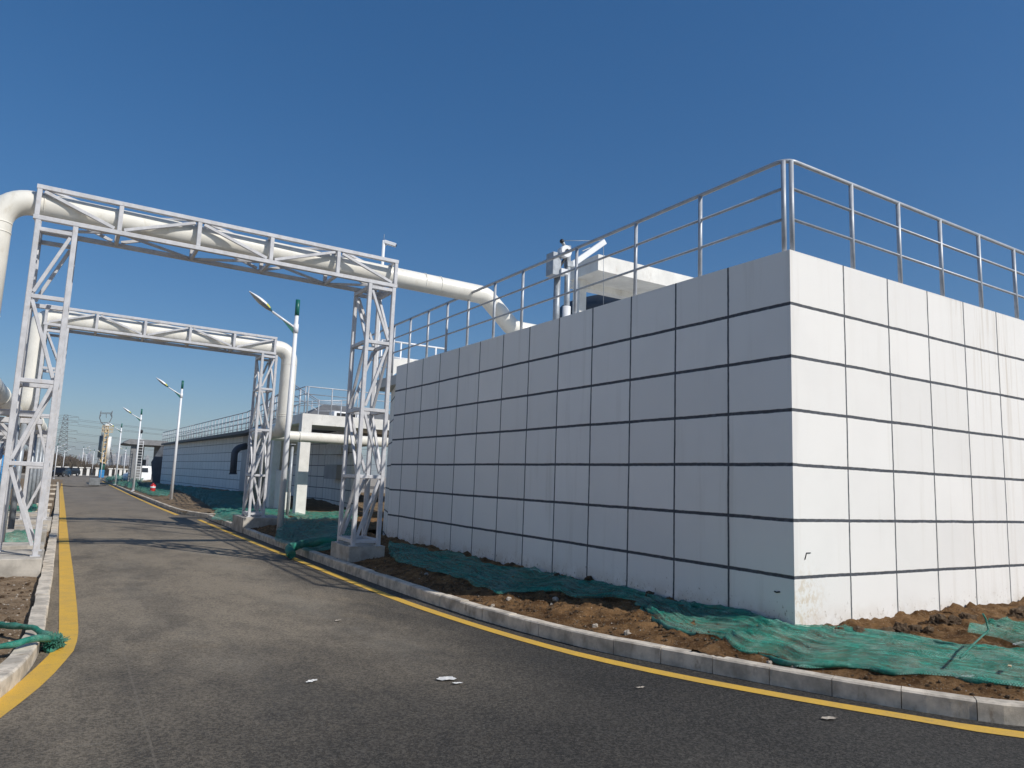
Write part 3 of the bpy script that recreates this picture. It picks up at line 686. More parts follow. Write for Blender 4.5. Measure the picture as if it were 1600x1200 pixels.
def rack_support(y, label):
    g = gz(y)+.1
    t = thing('rack_support', label, 'pipe support', (-1.62, y, g), 'supports of the roadside pipe rack')
    zt = 2.62-g
    for x in (-1.0, .72): 
        MB().tube([(x, 0, .02), (x, 0, zt-.06)], .062, 12).build('post', 'galv', t)
        MB().box((x-.13, -.13, 0), (x+.13, .13, .022)).build('base_plate', 'galv', t)
    MB().beam((-1.2, 0, zt), (1.05, 0, zt), .12).build('crossbeam', 'steel', t)
    MB().beam((.72, 0, zt-.55), (.30, 0, zt-.07), .06).build('knee_brace', 'steel', t)
    MB().beam((-1.0, 0, zt-.55), (-.58, 0, zt-.07), .06).build('knee_brace', 'steel', t)
    for x in (.05, -.80): MB().box((x-.16, -.10, zt+.06), (x+.16, .10, zt+.17)).build('pipe_shoe', 'steel', t)
    return t
for i, y in enumerate([16.4, 19.2, 25.6, 29, 33, 37, 40.5]):
    rack_support(y, 'nearest galvanised rack support left of the road, behind the near gantry tower' if i == 0 else 'galvanised rack support between the two gantries, left of the road' if i == 1 else 'galvanised pipe rack support in the row beyond the farther gantry')
# concrete blocks and cross kerbs in the left plot
for i, (lo, hi, lb) in enumerate([((-1.25, 15.1, .02), (-.2, 15.75, .30), 'rough concrete footing just beyond the near gantry plinth'),
                     ((-1.4, 17.6, .0), (-.22, 18.3, .34), 'long concrete footing halfway between the gantries, left of the kerb'),
                     ((-2.5, 16.0, .0), (-1.45, 16.9, .33), 'square concrete footing behind the near gantry, away from the kerb'),
                     ((-1.3, 20.0, .0), (-.25, 20.5, .28), 'thin concrete footing nearest the farther gantry plinth'),
                     ((-1.5, 25.2, -.05), (-.3, 26.0, .26), 'concrete footing just beyond the farther gantry plinth')]):
    plinth(lo, hi, lb)
for y in (18.9, 31, 36, 43, 52, 64, 78):
    o = MB().box((-.62, -.06, 0), (.62, .06, .16)).build('edging_stone', 'kerb'); o.location = (-.85-.004*y, y, gz(y)+.02); bevel(o, .008)
    tag(o, 'short pale edging stone laid across the soil strip left of the road', 'edging stone', 'edging stones across the left strip')

# blue tank behind rack at left
P = AY(-5, 735, 60)
t = thing('blue_tank', 'blue round tank behind the pipe rack at the left picture edge', 'tank', (P.x-.5, 60, gz(60)+.2))
MB().tube([(0, 0, 0), (0, 0, 1.9), (0, 0, 2.15), (0, 0, 2.3)], [1.55, 1.55, 1.2, .4], 28).build('shell', 'blue', t)
mb = MB()
for z in (.5, 1.0, 1.5): mb.tube([(0, 0, z-.03), (0, 0, z+.03)], 1.57, 28)
mb.build('hoop', 'blue', t); MB().tube([(0, 0, 2.25), (0, 0, 2.5)], .25, 14).build('hatch', 'blue', t)

# ================================================================= STREET LAMPS
def street_lamp(label, loc, H=6.3, arm=1, detail=True, group='white street lamps along the road'):
    t = thing('street_lamp', label, 'street lamp', loc, group); s = 16 if detail else 8
    MB().tube([(0, 0, 0), (0, 0, H-.45)], [.088, .052], s).build('pole', 'white_paint', t)
    MB().tube([(0, 0, H-.45), (0, 0, H)], .062, s).build('pole_cap', 'green_plastic', t)
    MB().box((-.16, -.16, -.02), (.16, .16, .015)).build('base_plate', 'white_paint', t)
    a0 = Vector((0, 0, H-.82)); a1 = Vector((-.68*arm, 0, H-.44)); a2 = Vector((-1.33*arm, 0, H+.02))
    d = (a1-a0).normalized()
    MB().tube([a0, a1], .033, s).build('arm', 'white_paint', t)
    MB().tube([(0, 0, H-.95), (0, 0, H-.70)], .075, s).build('arm_collar', 'white_paint', t)
    mb = MB(); f = [a0+Vector((-.05*arm, 0, -.02)), a0+Vector((-.05*arm, 0, -.16)), a0+d*.44+Vector((0, 0, -.03))]
    mb.add([(p.x, -.008, p.z) for p in f]+[(p.x, .008, p.z) for p in f], [(0, 1, 2), (5, 4, 3), (0, 3, 4, 1), (1, 4, 5, 2), (2, 5, 3, 0)]); mb.build('arm_fin', 'green_plastic', t)
    # leaf-shaped head: upper shell in three coloured bands, lower lens
    L = (a2-a1).length; dirv = (a2-a1).normalized(); side = Vector((0, 1, 0)); up = dirv.cross(side).normalized()
    if up.z < 0: up = -up
    def prof(u): return math.sin(math.pi*min(1, max(0, u))**.8)**.75
    def shell(u0, u1, sgn, nm, mat, h):
        mb = MB(); n = 12; m = 10; vs = []
        for i in range(n+1):
            u = u0+(u1-u0)*i/n; w = .155*max(.10, prof(u)); hh = h*max(.2, prof(u))
            for k in range(m+1):
                an = math.pi*k/m; vs.append(a1+dirv*(L*u)+side*(w*math.cos(an))+up*(sgn*hh*math.sin(an)))
        mb.add(vs, [(i*(m+1)+k, i*(m+1)+k+1, (i+1)*(m+1)+k+1, (i+1)*(m+1)+k) for i in range(n) for k in range(m)], True); return mb.build(nm, mat, t)
    shell(.30, 1, 1, 'head_shell', 'white_paint', .085); shell(.13, .30, 1, 'head_band', 'yellow_paint', .085); shell(0, .13, 1, 'head_collar', 'green_plastic', .085)
    shell(0, .42, -1, 'head_gear_cover', 'galv', .06); shell(.42, 1, -1, 'lens', 'lens', .07)
    return t
P = AZ(437, 828, .16); P = Vector((5.06, 20.1, .12))
L1 = street_lamp('tall white street lamp in front of the farther gantry, nearest of its row', P, 6.42)
for px, py, tp, lb in ((267, 782, 593, 'second white street lamp, standing on bare soil in front of the long far tank'), (208, 767, 638, 'third white street lamp of the right row, before the grey canopy'), (180, 757, 661, 'fourth white street lamp of the right row, just right of the silo')):
    b = AG(px, py, .15); top = AY(px, tp, b.y).z
    street_lamp(lb, b, top-b.z, detail=False)
for px, py, tp, arm, lb in ((157, 748, 705, 1, 'short looking white lamp overlapping the right side of the silo'), (192, 748, 700, 1, 'distant white lamp between the fourth and third lamps, by the green mound'), (84, 748, 694, -1, 'white lamp left of the road beside the black car'), (97, 742, 702, -1, 'slim white pole lamp rising behind the black car'),
                            (126, 741, 698, -1, 'distant white lamp with its head turned right, left of the silo'), (132, 741, 708, 1, 'small distant white lamp between the turned lamp and the silo'), (143, 743, 703, 1, 'distant white lamp touching the left side of the silo'), (166, 740, 703, -1, 'faint distant lamp just right of the silo')):
    b = AG(px, py, .05); top = AY(px, tp, b.y).z; s = (top-b.z)/6.3
    o = copy_tree(bpy.data.objects['street_lamp.001']); o.location = b; o['label'] = lb; o.scale = (s*arm if arm < 0 else s, s, s)
    if arm < 0: o.scale = (s, s, s); o.rotation_euler = (0, 0, math.pi)

# CCTV pole behind right tower
b = Vector((AY(588, 560, 16.2).x, 16.2, .1)); tz = AY(596, 375, 16.2).z
t = thing('camera_pole', 'slim white pole with a small surveillance camera behind the near gantry', 'camera pole', b)
MB().tube([(0, 0, 0), (0, 0, tz-b.z)], [.05, .038], 12).build('pole', 'white_paint', t)
h = tz-b.z
MB().tube([(0, 0, h-.16), (.10, 0, h-.06)], .018, 8).build('bracket', 'white_paint', t)
c = MB(); c.beam((.02, 0, h-.03), (.27, -.12, h-.10), .10, .085); c.build('camera_housing', 'white_paint', t)
MB().tube([(.262, -.117, h-.098), (.285, -.128, h-.105)], .03, 10).build('camera_lens', 'black', t)
MB().tube([(0, 0, h), (0, 0, h+.16)], .006, 6).build('lightning_rod', 'galv', t)

# ================================================================= ROOF EQUIPMENT ON NEAR TANK
yc = 12.0
b = AY(885, 490, yc); b.z = 4.4
t = thing('davit_crane', 'grey davit hoist with white boom and cable drum on the near tank roof', 'hoist', b)
def L3(px, py, dy=0): return AY(px, py, yc+dy)-b
MB().tube([(0, 0, 0), (0, 0, L3(885, 384).z)], .062, 14).build('mast', 'galv', t)
MB().tube([(-.19, .1, 0), (-.19, .1, L3(868, 425).z)], .07, 12).build('support_tube', 'galv', t)
MB().tube([(0, 0, .1), (0, 0, L3(880, 478).z)], .085, 14).build('base_sleeve', 'white_paint', t)
MB().box((-.12, -.12, 0), (.12, .12, .12)).build('base_plate', 'white_paint', t)
hb = MB(); p = L3(858, 392); q = L3(870, 432); hb.box((p.x+.01, -.14, q.z-.02), (q.x+.01, .12, p.z-.04)); bevel(hb.build('winch_box', 'galv', t), .015)
c = L3(875, 396); MB().tube([(c.x+.02, -.22, c.z), (c.x+.02, -.05, c.z)], .125, 20).build('cable_drum', 'white_paint', t)
MB().tube([(c.x+.02, -.25, c.z), (c.x+.02, -.04, c.z)], .04, 10).build('drum_axle', 'black', t)
wb = MB(); q0 = L3(870, 418); q1 = L3(881, 424); wb.box((q0.x-.01, -.19, q1.z-.12), (q1.x-.03, .0, q1.z-.01)); wb.build('motor_housing', 'white_paint', t)
MB().beam(L3(872, 420), L3(884, 402), .05).build('winch_link', 'black', t)
A = L3(893, 414); B = L3(944, 378); MB().beam(A, B, .10, .12).build('boom', 'white_paint', t)
MB().beam(L3(884, 413), A, .14).build('boom_hinge', 'galv', t)
MB().tube([L3(884, 388), L3(878, 376)], .035, 8).build('head_sheave_arm', 'galv', t); MB().ball(L3(878, 377), .05, rough=.05).build('sheave', 'black', t)
MB().tube([L3(879, 376), L3(942, 376)], .006, 5).build('luffing_cable', 'galv', t)
MB().tube([L3(943, 381), L3(943, 480)], .006, 5).build('hoist_cable', 'galv', t)
MB().beam(L3(922, 380, -.02)+Vector((0, 0, -.10)), L3(910, 386)+Vector((0, 0, -.09)), .02).build('cable_hook', 'galv', t)

yk = 14.0
cA = AY(935, 397, yk); cB = AY(935, 422, yk); yb = AX(889, 414, cA.x).y
t = thing('roof_canopy', 'white slab canopy on a wall above the near tank roof, behind the hoist', 'canopy', (cA.x, yk, 4.4)); off = Vector(t.location)
def kp(mb, nm, m): o = mb.build(nm, m, t); o.location = -off; return o
kp(MB().hexa([(cA.x, yk), (19, yk), (19, yb), (cA.x, yb)], cB.z, cA.z), 'roof', 'white_render')
w0 = AX(908, 470, cA.x+.25).y
kp(MB().box((cA.x+.12, w0-.1, 4.4), (cA.x+.34, yb-.05, cB.z-.002)), 'side_wall', 'white_render')
kp(MB().box((cA.x+.1, yk+1.1, cB.z-.16), (18.5, yk+1.4, cB.z-.001)), 'soffit_beam', 'white_render')
kp(MB().box((15.6, yk+.7, 4.4), (15.85, yk+.95, cB.z-.002)), 'column', 'white_render')
t = thing('round_tank', 'dark navy curved tank shell with pale foot band under the roof canopy', 'tank', (AY(897, 470, 19.6).x+3.0, 19.6, 4.4))
mb = MB(); R = 3.0; n = 30
def cyl(R0, z0, z1, mat, nm):
    mb = MB().tube([(0, 0, z0), (0, 0, z1)], R0, 40); return mb.build(nm, mat, t)
zk = AY(980, 450, 17.3).z-4.4; zk2 = AY(960, 476, 17.3).z-4.4
cyl(3.0, zk2, zk, 'navy', 'shell'); cyl(3.03, .0, zk2-.02, 'lightblue', 'foot_band')
for a in (-2.3, -1.9, -1.3): MB().box((3.07*math.cos(a)-.06, 3.07*math.sin(a)-.06, 0), (3.07*math.cos(a)+.06, 3.07*math.sin(a)+.06, zk+.25)).build('shell_post', 'navy', t)

# ================================================================= PORTAL / FAR TANK / STAIRS
yp = 27.47
FC = AY(473, 645, yp); cw = .375
t = thing('concrete_portal', 'white concrete portal frame standing behind the gantries, its deck railed', 'concrete frame', (7.43, yp, gz(yp)+.1)); off = Vector(t.location)
def pp(mb, nm, m='white_render'): o = mb.build(nm, m, t); o.location = -off; return o
zT = 3.98; zBm = 3.57
pp(MB().box((7.43, yp, -.2), (7.81, yp+.4, zBm)), 'column')
pp(MB().box((7.43, yp, zBm), (14.5, yp+.4, zT)), 'front_beam')
pp(MB().box((7.43, yp+.4, zBm+.05), (7.75, yp+4.6, zT-.003)), 'side_beam', 'white_render')
pp(MB().box((7.75, yp+.4, zT-.2), (14.5, yp+6.4, zT-.004)), 'deck')
pp(MB().box((12.6, yp, -.2), (13.0, yp+.4, zBm)), 'column')
pp(MB().box((7.43, yp+4.2, -.2), (7.75, yp+4.6, zBm+.05)), 'column')
railing('portal_railing', 'thin railing along the edges of the white portal deck', [[(7.52, 33.5), (7.52, yp+.12), (14, yp+.12)]], [(7.52, yp+.16)]+[(x, yp+.12) for x in (7.62, 8.55, 9.6, 10.8)]+[(7.52, y) for y in (28.4, 29.6, 30.8, 32, 33.2)], zT, h=1.05, r=.022, rp=.024)
railing('deck_railing', 'inner sloping stair railing on the white portal deck', [[(7.75, 31.0, 4.7), (8.7, 29.8, 3.9), (9.6, 29.6, 3.95)]], [(8.1, 30.5, 4.35), (8.7, 29.8, 3.95), (9.6, 29.6, 3.95)], zT, h=.85, r=.022, rp=.022)
railing('deck_railing', 'second inner railing farther back on the portal deck', [[(8.4, 33.5, 4.0), (11.2, 33.0, 4.3)]], [(8.4, 33.5, 4.0), (9.4, 33.3, 4.1), (10.3, 33.15, 4.2), (11.2, 33.0, 4.3)], zT, h=.95, r=.022, rp=.022)
o = MB().box((0, 0, 0), (1.1, .7, .42)).build('vent_box', 'white_paint'); 
t2 = thing('air_unit', 'small white box unit with dark grille on the portal deck', 'air unit', (9.5, 30.2, zT)); o.parent = t2; bevel(o, .02)
MB().box((.12, -.012, .06), (.95, -.002, .36)).build('grille', 'black', t2)
# grey hipped hood on deck
t2 = thing('roof_hood', 'grey low pitched hood showing above the portal deck railing', 'hood', (10.6, 32.2, zT))
MB().add([(-2.2, -1.2, .12), (2.2, -1.2, .12), (2.2, 1.5, .12), (-2.2, 1.5, .12), (-1.0, 0, .85), (2.0, 0, .85)], [(0, 1, 5, 4), (2, 3, 4, 5), (0, 4, 3), (1, 2, 5), (3, 2, 1, 0)]).build('hood_roof', 'dkgrey', t2)
MB().box((-1.9, -1.0, 0), (1.9, 1.2, .115)).build('hood_base', 'grey_render', t2)
# stairs going down behind the portal, away from the road bend
ft = thing('concrete_staircase', 'white concrete staircase descending from the portal deck behind the farther gantry', 'staircase', (7.6, 31, .2)); off = Vector(ft.location)
ys0, ys1 = 31.9, 36.6; n = 22; mb = MB()
prof = []
for k in range(n):
    y = ys0+(ys1-ys0)*k/n; yn = ys0+(ys1-ys0)*(k+1)/n; z = 3.9-(3.9-.35)*(k+1)/n+.16
    prof += [(y, z), (yn, z)]
prof += [(ys1, .25), (ys0, 3.45)]
N = len(prof); xa, xb = 7.35, 8.75
mb.add([(xa, p[0], p[1]) for p in prof]+[(xb, p[0], p[1]) for p in prof], [tuple(range(N)), tuple(reversed(range(N, 2*N)))]+[(i, N+i, N+(i+1) % N, (i+1) % N) for i in range(N)])
o = mb.build('flight', 'white_render', ft); o.location = -off
P = AZ(447, 795, .25)
o = MB().box((7.66, 30.3, -.2), (7.96, 30.65, 1.8)).build('pier', 'white_render', ft); o.location = -off
o = MB().box((7.62, 30.66, -.2), (7.86, 33.0, 1.8)).build('low_wall', 'white_render', ft); o.location = -off

# recess wall behind the portal and long far tank with railed walkway
t = thing('far_tank_building', 'long low white tank with dark joint lines receding beyond the gantries', 'building', (9.9, 49, .2)); off = Vector(t.location)
def fp(mb, nm, m): o = mb.build(nm, m, t); o.location = -off; return o
W = [(11.3, 32.6), (11.9, 38.8), (9.9, 49.0), (8.15, 81)]
def wseg(a, b, z0, z1, th=.3):
    return MB().hexa([a, (a[0]+th, a[1]), (b[0]+th, b[1]), b], z0, z1)
fp(wseg(W[0], W[1], -.3, 3.97), 'recess_wall', 'wall3'); fp(wseg(W[1], W[2], -.4, 3.97), 'link_wall', 'wall3'); fp(wseg(W[2], W[3], -.5, 4.02), 'long_wall', 'wall2')
E_ = [(7.95, 33.9), (8.55, 40), (9.03, 46.2), (8.5, 64), (7.96, 81.6)]
fp(MB().hexa([(20, 33.9), (20, 81.6)]+list(reversed(E_)), 4.02, 4.2), 'walkway_slab', 'dkgrey')
a, b = AX(352, 700, 9.6), 0
for px in (350,):
    Pq = AZ(350, 768, .4); xx = 9.9-(Pq.y-49)*.0547
    fp(MB().box((xx-.22, Pq.y-.6, -.4), (xx+.1, Pq.y+1.4, 4.0)), 'pilaster', 'grey_render')
fp(MB().box((11.0, 33.5, 2.7), (11.35, 36.2, 3.0)), 'wall_ledge', 'white_render')
fp(MB().box((11.1, 34.3, 1.5), (11.45, 36.2, 2.2)), 'wall_panel', 'grey_render')
# far end sloped dark ramp
def E3(px, py, y): return AY(px, py, y)
mb = MB(); q = [E3(238, 755, 83), E3(266, 757, 83), E3(262, 700, 83), E3(252, 697, 83), E3(236, 722, 83)]
vs = [tuple(p) for p in q]+[(p.x+.3, p.y+2.2, p.z) for p in q]
mb.add(vs, [(0, 1, 2, 3, 4), (9, 8, 7, 6, 5)]+[(i, 5+i, 5+(i+1) % 5, (i+1) % 5) for i in range(5)])
tag(mb.build('stair_tower', 'slate'), 'dark slate sloping stair enclosure at the far end of the long tank', 'stair enclosure')
# walkway railing
rx_ = [(p[0]+.08, p[1]) for p in E_]
posts = []
for (a, b) in zip(rx_, rx_[1:]):
    L = math.hypot(b[0]-a[0], b[1]-a[1]); n = int(L/1.15)
    for k in range(n): posts.append((a[0]+(b[0]-a[0])*k/n, a[1]+(b[1]-a[1])*k/n))
posts.append(rx_[-1])
railing('walkway_railing', 'long grey railing along the roof edge of the long far tank', [[rx_[0], rx_[1], rx_[2]], [rx_[2], rx_[3], rx_[4]]], posts, 4.2, h=1.13, r=.03, rp=.03, seg=6)
posts2 = [(p[0]+1.6, p[1]) for p in posts[4::1]]
railing('walkway_railing', 'second grey railing set back on the roof of the long far tank', [[posts2[0], posts2[-1]]], posts2[::2], 4.2, h=1.05, r=.028, rp=.028, seg=6)
# black bent duct on far tank
yd = 46.5; t = thing('bent_duct', 'black bent duct rising up the wall of the long far tank', 'duct', AY(364, 741, yd))
MB().tube(arc([AY(364, 741, yd)-t.location, AY(367, 701, yd)-t.location, AY(386, 698, yd)-t.location+Vector((0, 0, .05))], .55, 8), .2, 16).build('duct_run', 'slate', t)
MB().tube([AY(364, 741, yd)-t.location, AY(364, 739, yd)-t.location], .235, 16).build('flange', 'slate', t)

# grey canopy building beyond
yq = 90
t = thing('canopy_building', 'grey flat roofed open shed on thick columns at the far end of the right verge', 'building', AY(215, 752, yq)); off = Vector(t.location)
def qq(mb, nm, m): o = mb.build(nm, m, t); o.location = -off; return o
a = AY(193, 690, yq); b = AY(262, 700, yq); zt = AY(206, 686, yq).z; zb_ = AY(206, 694, yq).z
qq(MB().hexa([(a.x+.6, yq), (b.x, yq), (b.x, yq+9), (a.x+.6, yq+9)], zb_, zt), 'roof', 'shed')
mb = MB().add([(a.x, yq, zb_+.1), (a.x+.6, yq, zb_), (a.x+.6, yq, zt), (a.x, yq+9, zb_+.1), (a.x+.6, yq+9, zb_), (a.x+.6, yq+9, zt)], [(0, 1, 2), (5, 4, 3), (0, 2, 5, 3), (0, 3, 4, 1)]); qq(mb, 'eave', 'shed')
c = AY(200, 752, yq); d = AY(211, 752, yq); zg = gz(yq)+.05
qq(MB().box((c.x, yq+.5, zg), (d.x, yq+1.4, zb_)), 'column', 'shed'); c = AY(212, 752, yq); qq(MB().box((c.x, yq+2.5, zg), (c.x+.7, yq+3.2, zb_)), 'column', 'shed')
c = AY(240, 752, yq); qq(MB().box((c.x, yq+2.5, zg), (c.x+.7, yq+3.2, zb_)), 'column', 'shed')
qq(MB().box((AY(207, 740, yq).x, yq+6, AY(220, 727, yq).z), (AY(234, 740, yq).x, yq+6.3, AY(220, 717, yq).z)), 'back_beam', 'dkgrey')
# ladder
t = thing('ladder', 'white caged ladder leaning against the dark wall of the grey shed', 'ladder', AY(214, 750, yq-1)); P = AY(214, 720, yq-1)-Vector(t.location)
for dx in (-.25, .25): MB().beam((dx, 0, 0), (dx, 0, P.z+2.2), .06).build('stile', 'white_paint', t)
for k in range(15): MB().beam((-.25, 0, .25+k*.3), (.25, 0, .25+k*.3), .045).build('rung', 'white_paint', t)
# second cctv pole
b = AG(213, 749, .1); t = thing('camera_pole', 'distant pale pole with a dark camera head in front of the grey shed', 'camera pole', b); h = AY(219, 675, b.y).z-b.z
MB().tube([(0, 0, 0), (0, 0, h)], [.09, .06], 8).build('pole', 'white_paint', t); MB().ball((0, 0, h+.1), (.28, .28, .35), rough=.05).build('camera_head', 'black', t)

# ---- vehicles
def wheel(t, x, y, z, r=.33, w=.22):
    o = MB().tube([(x, y-w/2, z), (x, y+w/2, z)], r, 18).build('wheel', 'rubber', t)
    MB().tube([(x, y-w/2-.01, z), (x, y+w/2+.01, z)], r*.58, 14).build('rim', 'galv', t).parent = o
def car(label, loc, rot, L, W_, H, mat, prof, win, cat='car', name='parked_car'):
    t = thing(name, label, cat, loc); t.rotation_euler = (0, 0, rot)
    n = len(prof); mb = MB(); rings = []
    for yy, ins in ((-W_/2, .10), (-W_/2+.08, .0), (W_/2-.08, .0), (W_/2, .10)):
        rings.append([(x*(1-ins*.1), yy*(1-.16*max(0, (z-.95)/.6)), z-(ins*.3 if z > .6 else 0)) for x, z in prof])
    vs = [v for r in rings for v in r]
    fs = [(i*n+k, (i+1)*n+k, (i+1)*n+(k+1) % n, i*n+(k+1) % n) for i in range(3) for k in range(n)]+[tuple(range(n)), tuple(3*n+k for k in reversed(range(n)))]
    mb.add(vs, fs); bevel(mb.build('body', mat, t), .05, 2)
    for s in (-1, 1):
        wv = [(x, s*(W_/2*(1-.16*max(0, (z-.95)/.6))+.004), z) for x, z in win]; m = len(wv)
        MB().add(wv+[(v[0], v[1]-s*.03, v[2]) for v in wv], [tuple(range(m)) if s < 0 else tuple(reversed(range(m))), tuple(reversed(range(m, 2*m)))]+[(i, m+i, m+(i+1) % m, (i+1) % m) for i in range(m)]).build('side_window', 'glass_dark', t)
        for x in (-L*.31, L*.31): wheel(t, x, s*(W_/2-.10), .33)
        MB().box((-L/2-.012, s*W_*.36-.16, .68), (-L/2+.06, s*W_*.36+.16, .80)).build('headlight', 'white_paint', t)
    MB().box((-L/2-.02, -.22, .45), (-L/2+.02, .22, .56)).build('number_plate', 'lightblue', t)
    return t
suv = [(-2.3, .3), (2.3, .3), (2.32, .9), (2.2, 1.15), (1.75, 1.62), (-.4, 1.68), (-1.15, 1.12), (-2.1, 1.0), (-2.32, .75)]
sw = [(-.95, 1.12), (-.38, 1.55), (1.6, 1.5), (1.95, 1.12)]
b = AG(95, 745, 0); car('black parked car with pale front number plate, nose toward the road', (b.x, b.y, b.z), math.radians(72), 4.3, 1.85, 1.65, 'carblack', suv, sw)
b = AG(108, 743.5, 0); car('black parked car half hidden just right of the first one', (b.x, b.y+1, b.z), math.radians(58), 4.3, 1.8, 1.6, 'carblack', suv, sw)
van = [(-2.6, .3), (2.6, .3), (2.62, 2.0), (2.45, 2.2), (-1.2, 2.2), (-1.95, 1.35), (-2.5, 1.15), (-2.64, .8)]
b = AY(229, 749, 104); car('white van seen in the gap beneath the grey shed roof', (b.x, b.y, gz(104)+.1), math.radians(15), 5.2, 1.9, 2.2, 'white_paint', van, [(-1.7, 1.4), (-1.15, 1.95), (-.2, 1.95), (-.2, 1.4)], 'van', 'parked_van')

# ---- concrete barrier block, red drum, cable
b = AG(146, 759, 0)
t = thing('barrier_block', 'grey box shaped barrier block standing on the road far ahead', 'barrier', (b.x, b.y, b.z)); s = AG(157, 758, 0).x-AG(141, 758, 0).x
bevel(MB().hexa([(-s*.45, 0), (s*.55, 0), (s*.62, 1.4), (-s*.38, 1.4)], .03, .78).build('block', 'barrier', t), .05)
for x in (-s*.3, s*.4): MB().box((x-.09, .15, 0), (x+.09, 1.2, .03)).build('skid', 'rubber', t)
b = AG(238, 769, .22)
t = thing('red_canister', 'red canister with a white band half buried in green netting by the verge', 'canister', (b.x, b.y, soil_r(b.x, b.y)+.02)); hh = AY(238, 755, b.y).z-AY(238, 769, b.y).z
MB().tube([(0, 0, 0), (0, 0, hh*.05), (0, 0, hh*.78), (0, 0, hh*.86)], [.17, .18, .18, .12], 18).build('body', 'red', t)
MB().tube([(0, 0, hh*.45), (0, 0, hh*.62)], .185, 18).build('label_band', 'white_paint', t)
MB().tube([(0, 0, hh*.84), (0, 0, hh)], .06, 12).build('neck', 'red', t)
a = AG(-10, 752, .2)
pts = [AG(x, y, .02) for x, y in ((60, 752), (75, 756), (90, 758.5), (110, 760), (135, 761), (150, 760), (165, 759))]
tag(MB().tube([(p.x, p.y, gz(p.y)+.03) for p in pts], .035, 6).build('road_cable', 'rubber'), 'thin black cable lying across the road far ahead', 'cable')

# ---- silo
b = AG(158, 746, 0); ysil = b.y
t = thing('cement_silo', 'tall cement silo with tan caged ladder and dark green base at the road end', 'silo', (b.x, ysil, b.z)); off = Vector(t.location)
def sx(px, py): return AY(px, py, ysil)-off
sc = (sx(170, 700)-sx(148, 700)).x/22.0     # metres per pixel
ztop = sx(158, 668).z; zlow = sx(158, 715).z
leanx = 0
MB().tube([(-6.0*sc+leanx, .6, zlow), (-6.0*sc, .6, sx(150, 680).z)], 3.6*sc, 24).build('grey_shell', 'silo_grey', t)
MB().tube([(5.2*sc, 0, zlow-.4), (5.2*sc, 0, sx(168, 682).z)], 4.3*sc, 24).build('white_shell', 'silo_white', t)
MB().tube([(0, 1.0, 0), (0, 1.0, zlow+.3)], [4.2*sc, 4.2*sc], 20).build('skirt', 'dkgreen', t)
MB().box((-3.9*sc, -.8, 0), (3.9*sc, .4, sx(157, 734).z)).build('base_panel', 'blue', t)
mb = MB(); n = 15; w = 3.0*sc; z0 = sx(157, 722).z; z1 = sx(157, 672).z
for dx in (-w, w):
    for dy in (-1.4, -.6): mb.beam((dx, dy, z0), (dx, dy, z1), .12)
mb.build('ladder_frame', 'tan', t)
for k in range(n):
    z = z0+(z1-z0)*k/(n-1); MB().beam((-w, -1.4, z), (w, -1.4, z+(.55 if k % 2 else -.1)), .20).build('ladder_rung', 'tan', t)
mb = MB()
zz = sx(157, 672).z
for x in (-7.5, -5, -2.5, 0, 2.5, 5, 7.5, 9.5): mb.beam((x*sc, -1.5, zz-.4), (x*sc, -1.5, zz+.8), .09)
for z in (zz-.4, zz+.2, zz+.8): mb.beam((-7.5*sc, -1.5, z), (9.5*sc, -1.5, z), .1)
mb.build('top_platform', 'tan', t)
MB().box((-3.2*sc, -1.4, zz+.2), (3.2*sc, .6, sx(158, 662).z)).build('filter_house', 'silo_white', t)
MB().box((-2.6*sc, -1.43, sx(158, 667).z), (2.6*sc, -1.405, sx(158, 665).z)).build('filter_louvre', 'black', t)
mb = MB()
for s in (-1, 1): mb.beam((s*2*sc, -1.2, z0-.2), (s*6*sc, -1.6, z0+.5), .16)
mb.beam((-5*sc, -1.6, z0+.1), (5*sc, -1.6, z0-.3), .18); mb.build('guy_brace', 'tan', t)

# ---- pylons
def lattice(root, pts_low, pts_high, n, r, mat, name):
    mb = MB()
    for a, b in zip(pts_low, pts_high): mb.beam(a, b, r, bev=False)
    m = len(pts_low)
    for k in range(n+1):
        f = k/n; ring_ = [Vector(a).lerp(Vector(b), f) for a, b in zip(pts_low, pts_high)]
        for i in range(m): mb.beam(ring_[i], ring_[(i+1) % m], r*.6, bev=False)
        if k < n:
            g = (k+1)/n; r2 = [Vector(a).lerp(Vector(b), g) for a, b in zip(pts_low, pts_high)]
            for i in range(m): mb.beam(ring_[i], r2[(i+1) % m], r*.6, bev=False); mb.beam(ring_[(i+1) % m], r2[i], r*.6, bev=False)
    return mb.build(name, mat, root)
yy = 420; b = AY(92, 742, yy); z0 = gz(yy)
t = thing('power_pylon', 'tall grey lattice power pylon with six cross arms left of the silo', 'pylon', (b.x, yy, z0)); top = AY(98, 648, yy).z-z0
q = lambda w: [(-w, -w, 0), (w, -w, 0), (w, w, 0), (-w, w, 0)]
lattice(t, q(3.0), [(x*.28, y*.28, top) for x, y, _ in q(3.0)], 13, .20, 'dkgrey', 'mast')
arms = []
for py in (650, 658, 672, 684, 697, 710):
    zc = AY(98, py, yy).z-z0
    for s in (-1, 1):
        w = 5.5; arms.append((s*w, zc)); mb = MB(); mb.beam((s*.6, 0, zc+.5), (s*w, 0, zc), .14, bev=False); mb.beam((s*.6, 0, zc-.8), (s*w, 0, zc), .14, bev=False); mb.beam((s*w, 0, zc), (s*w, 0, zc-1.2), .10, bev=False); mb.build('cross_arm', 'dkgrey', t)
yy2 = 330; b2_ = AY(164, 742, yy2)
t2 = thing('power_pylon', 'pylon with a cup shaped lattice head rising behind the silo', 'pylon', (b2_.x, yy2, gz(yy2))); o2 = Vector(t2.location)
def k2(px, py): return AY(px, py, yy2)-o2
mb = MB()
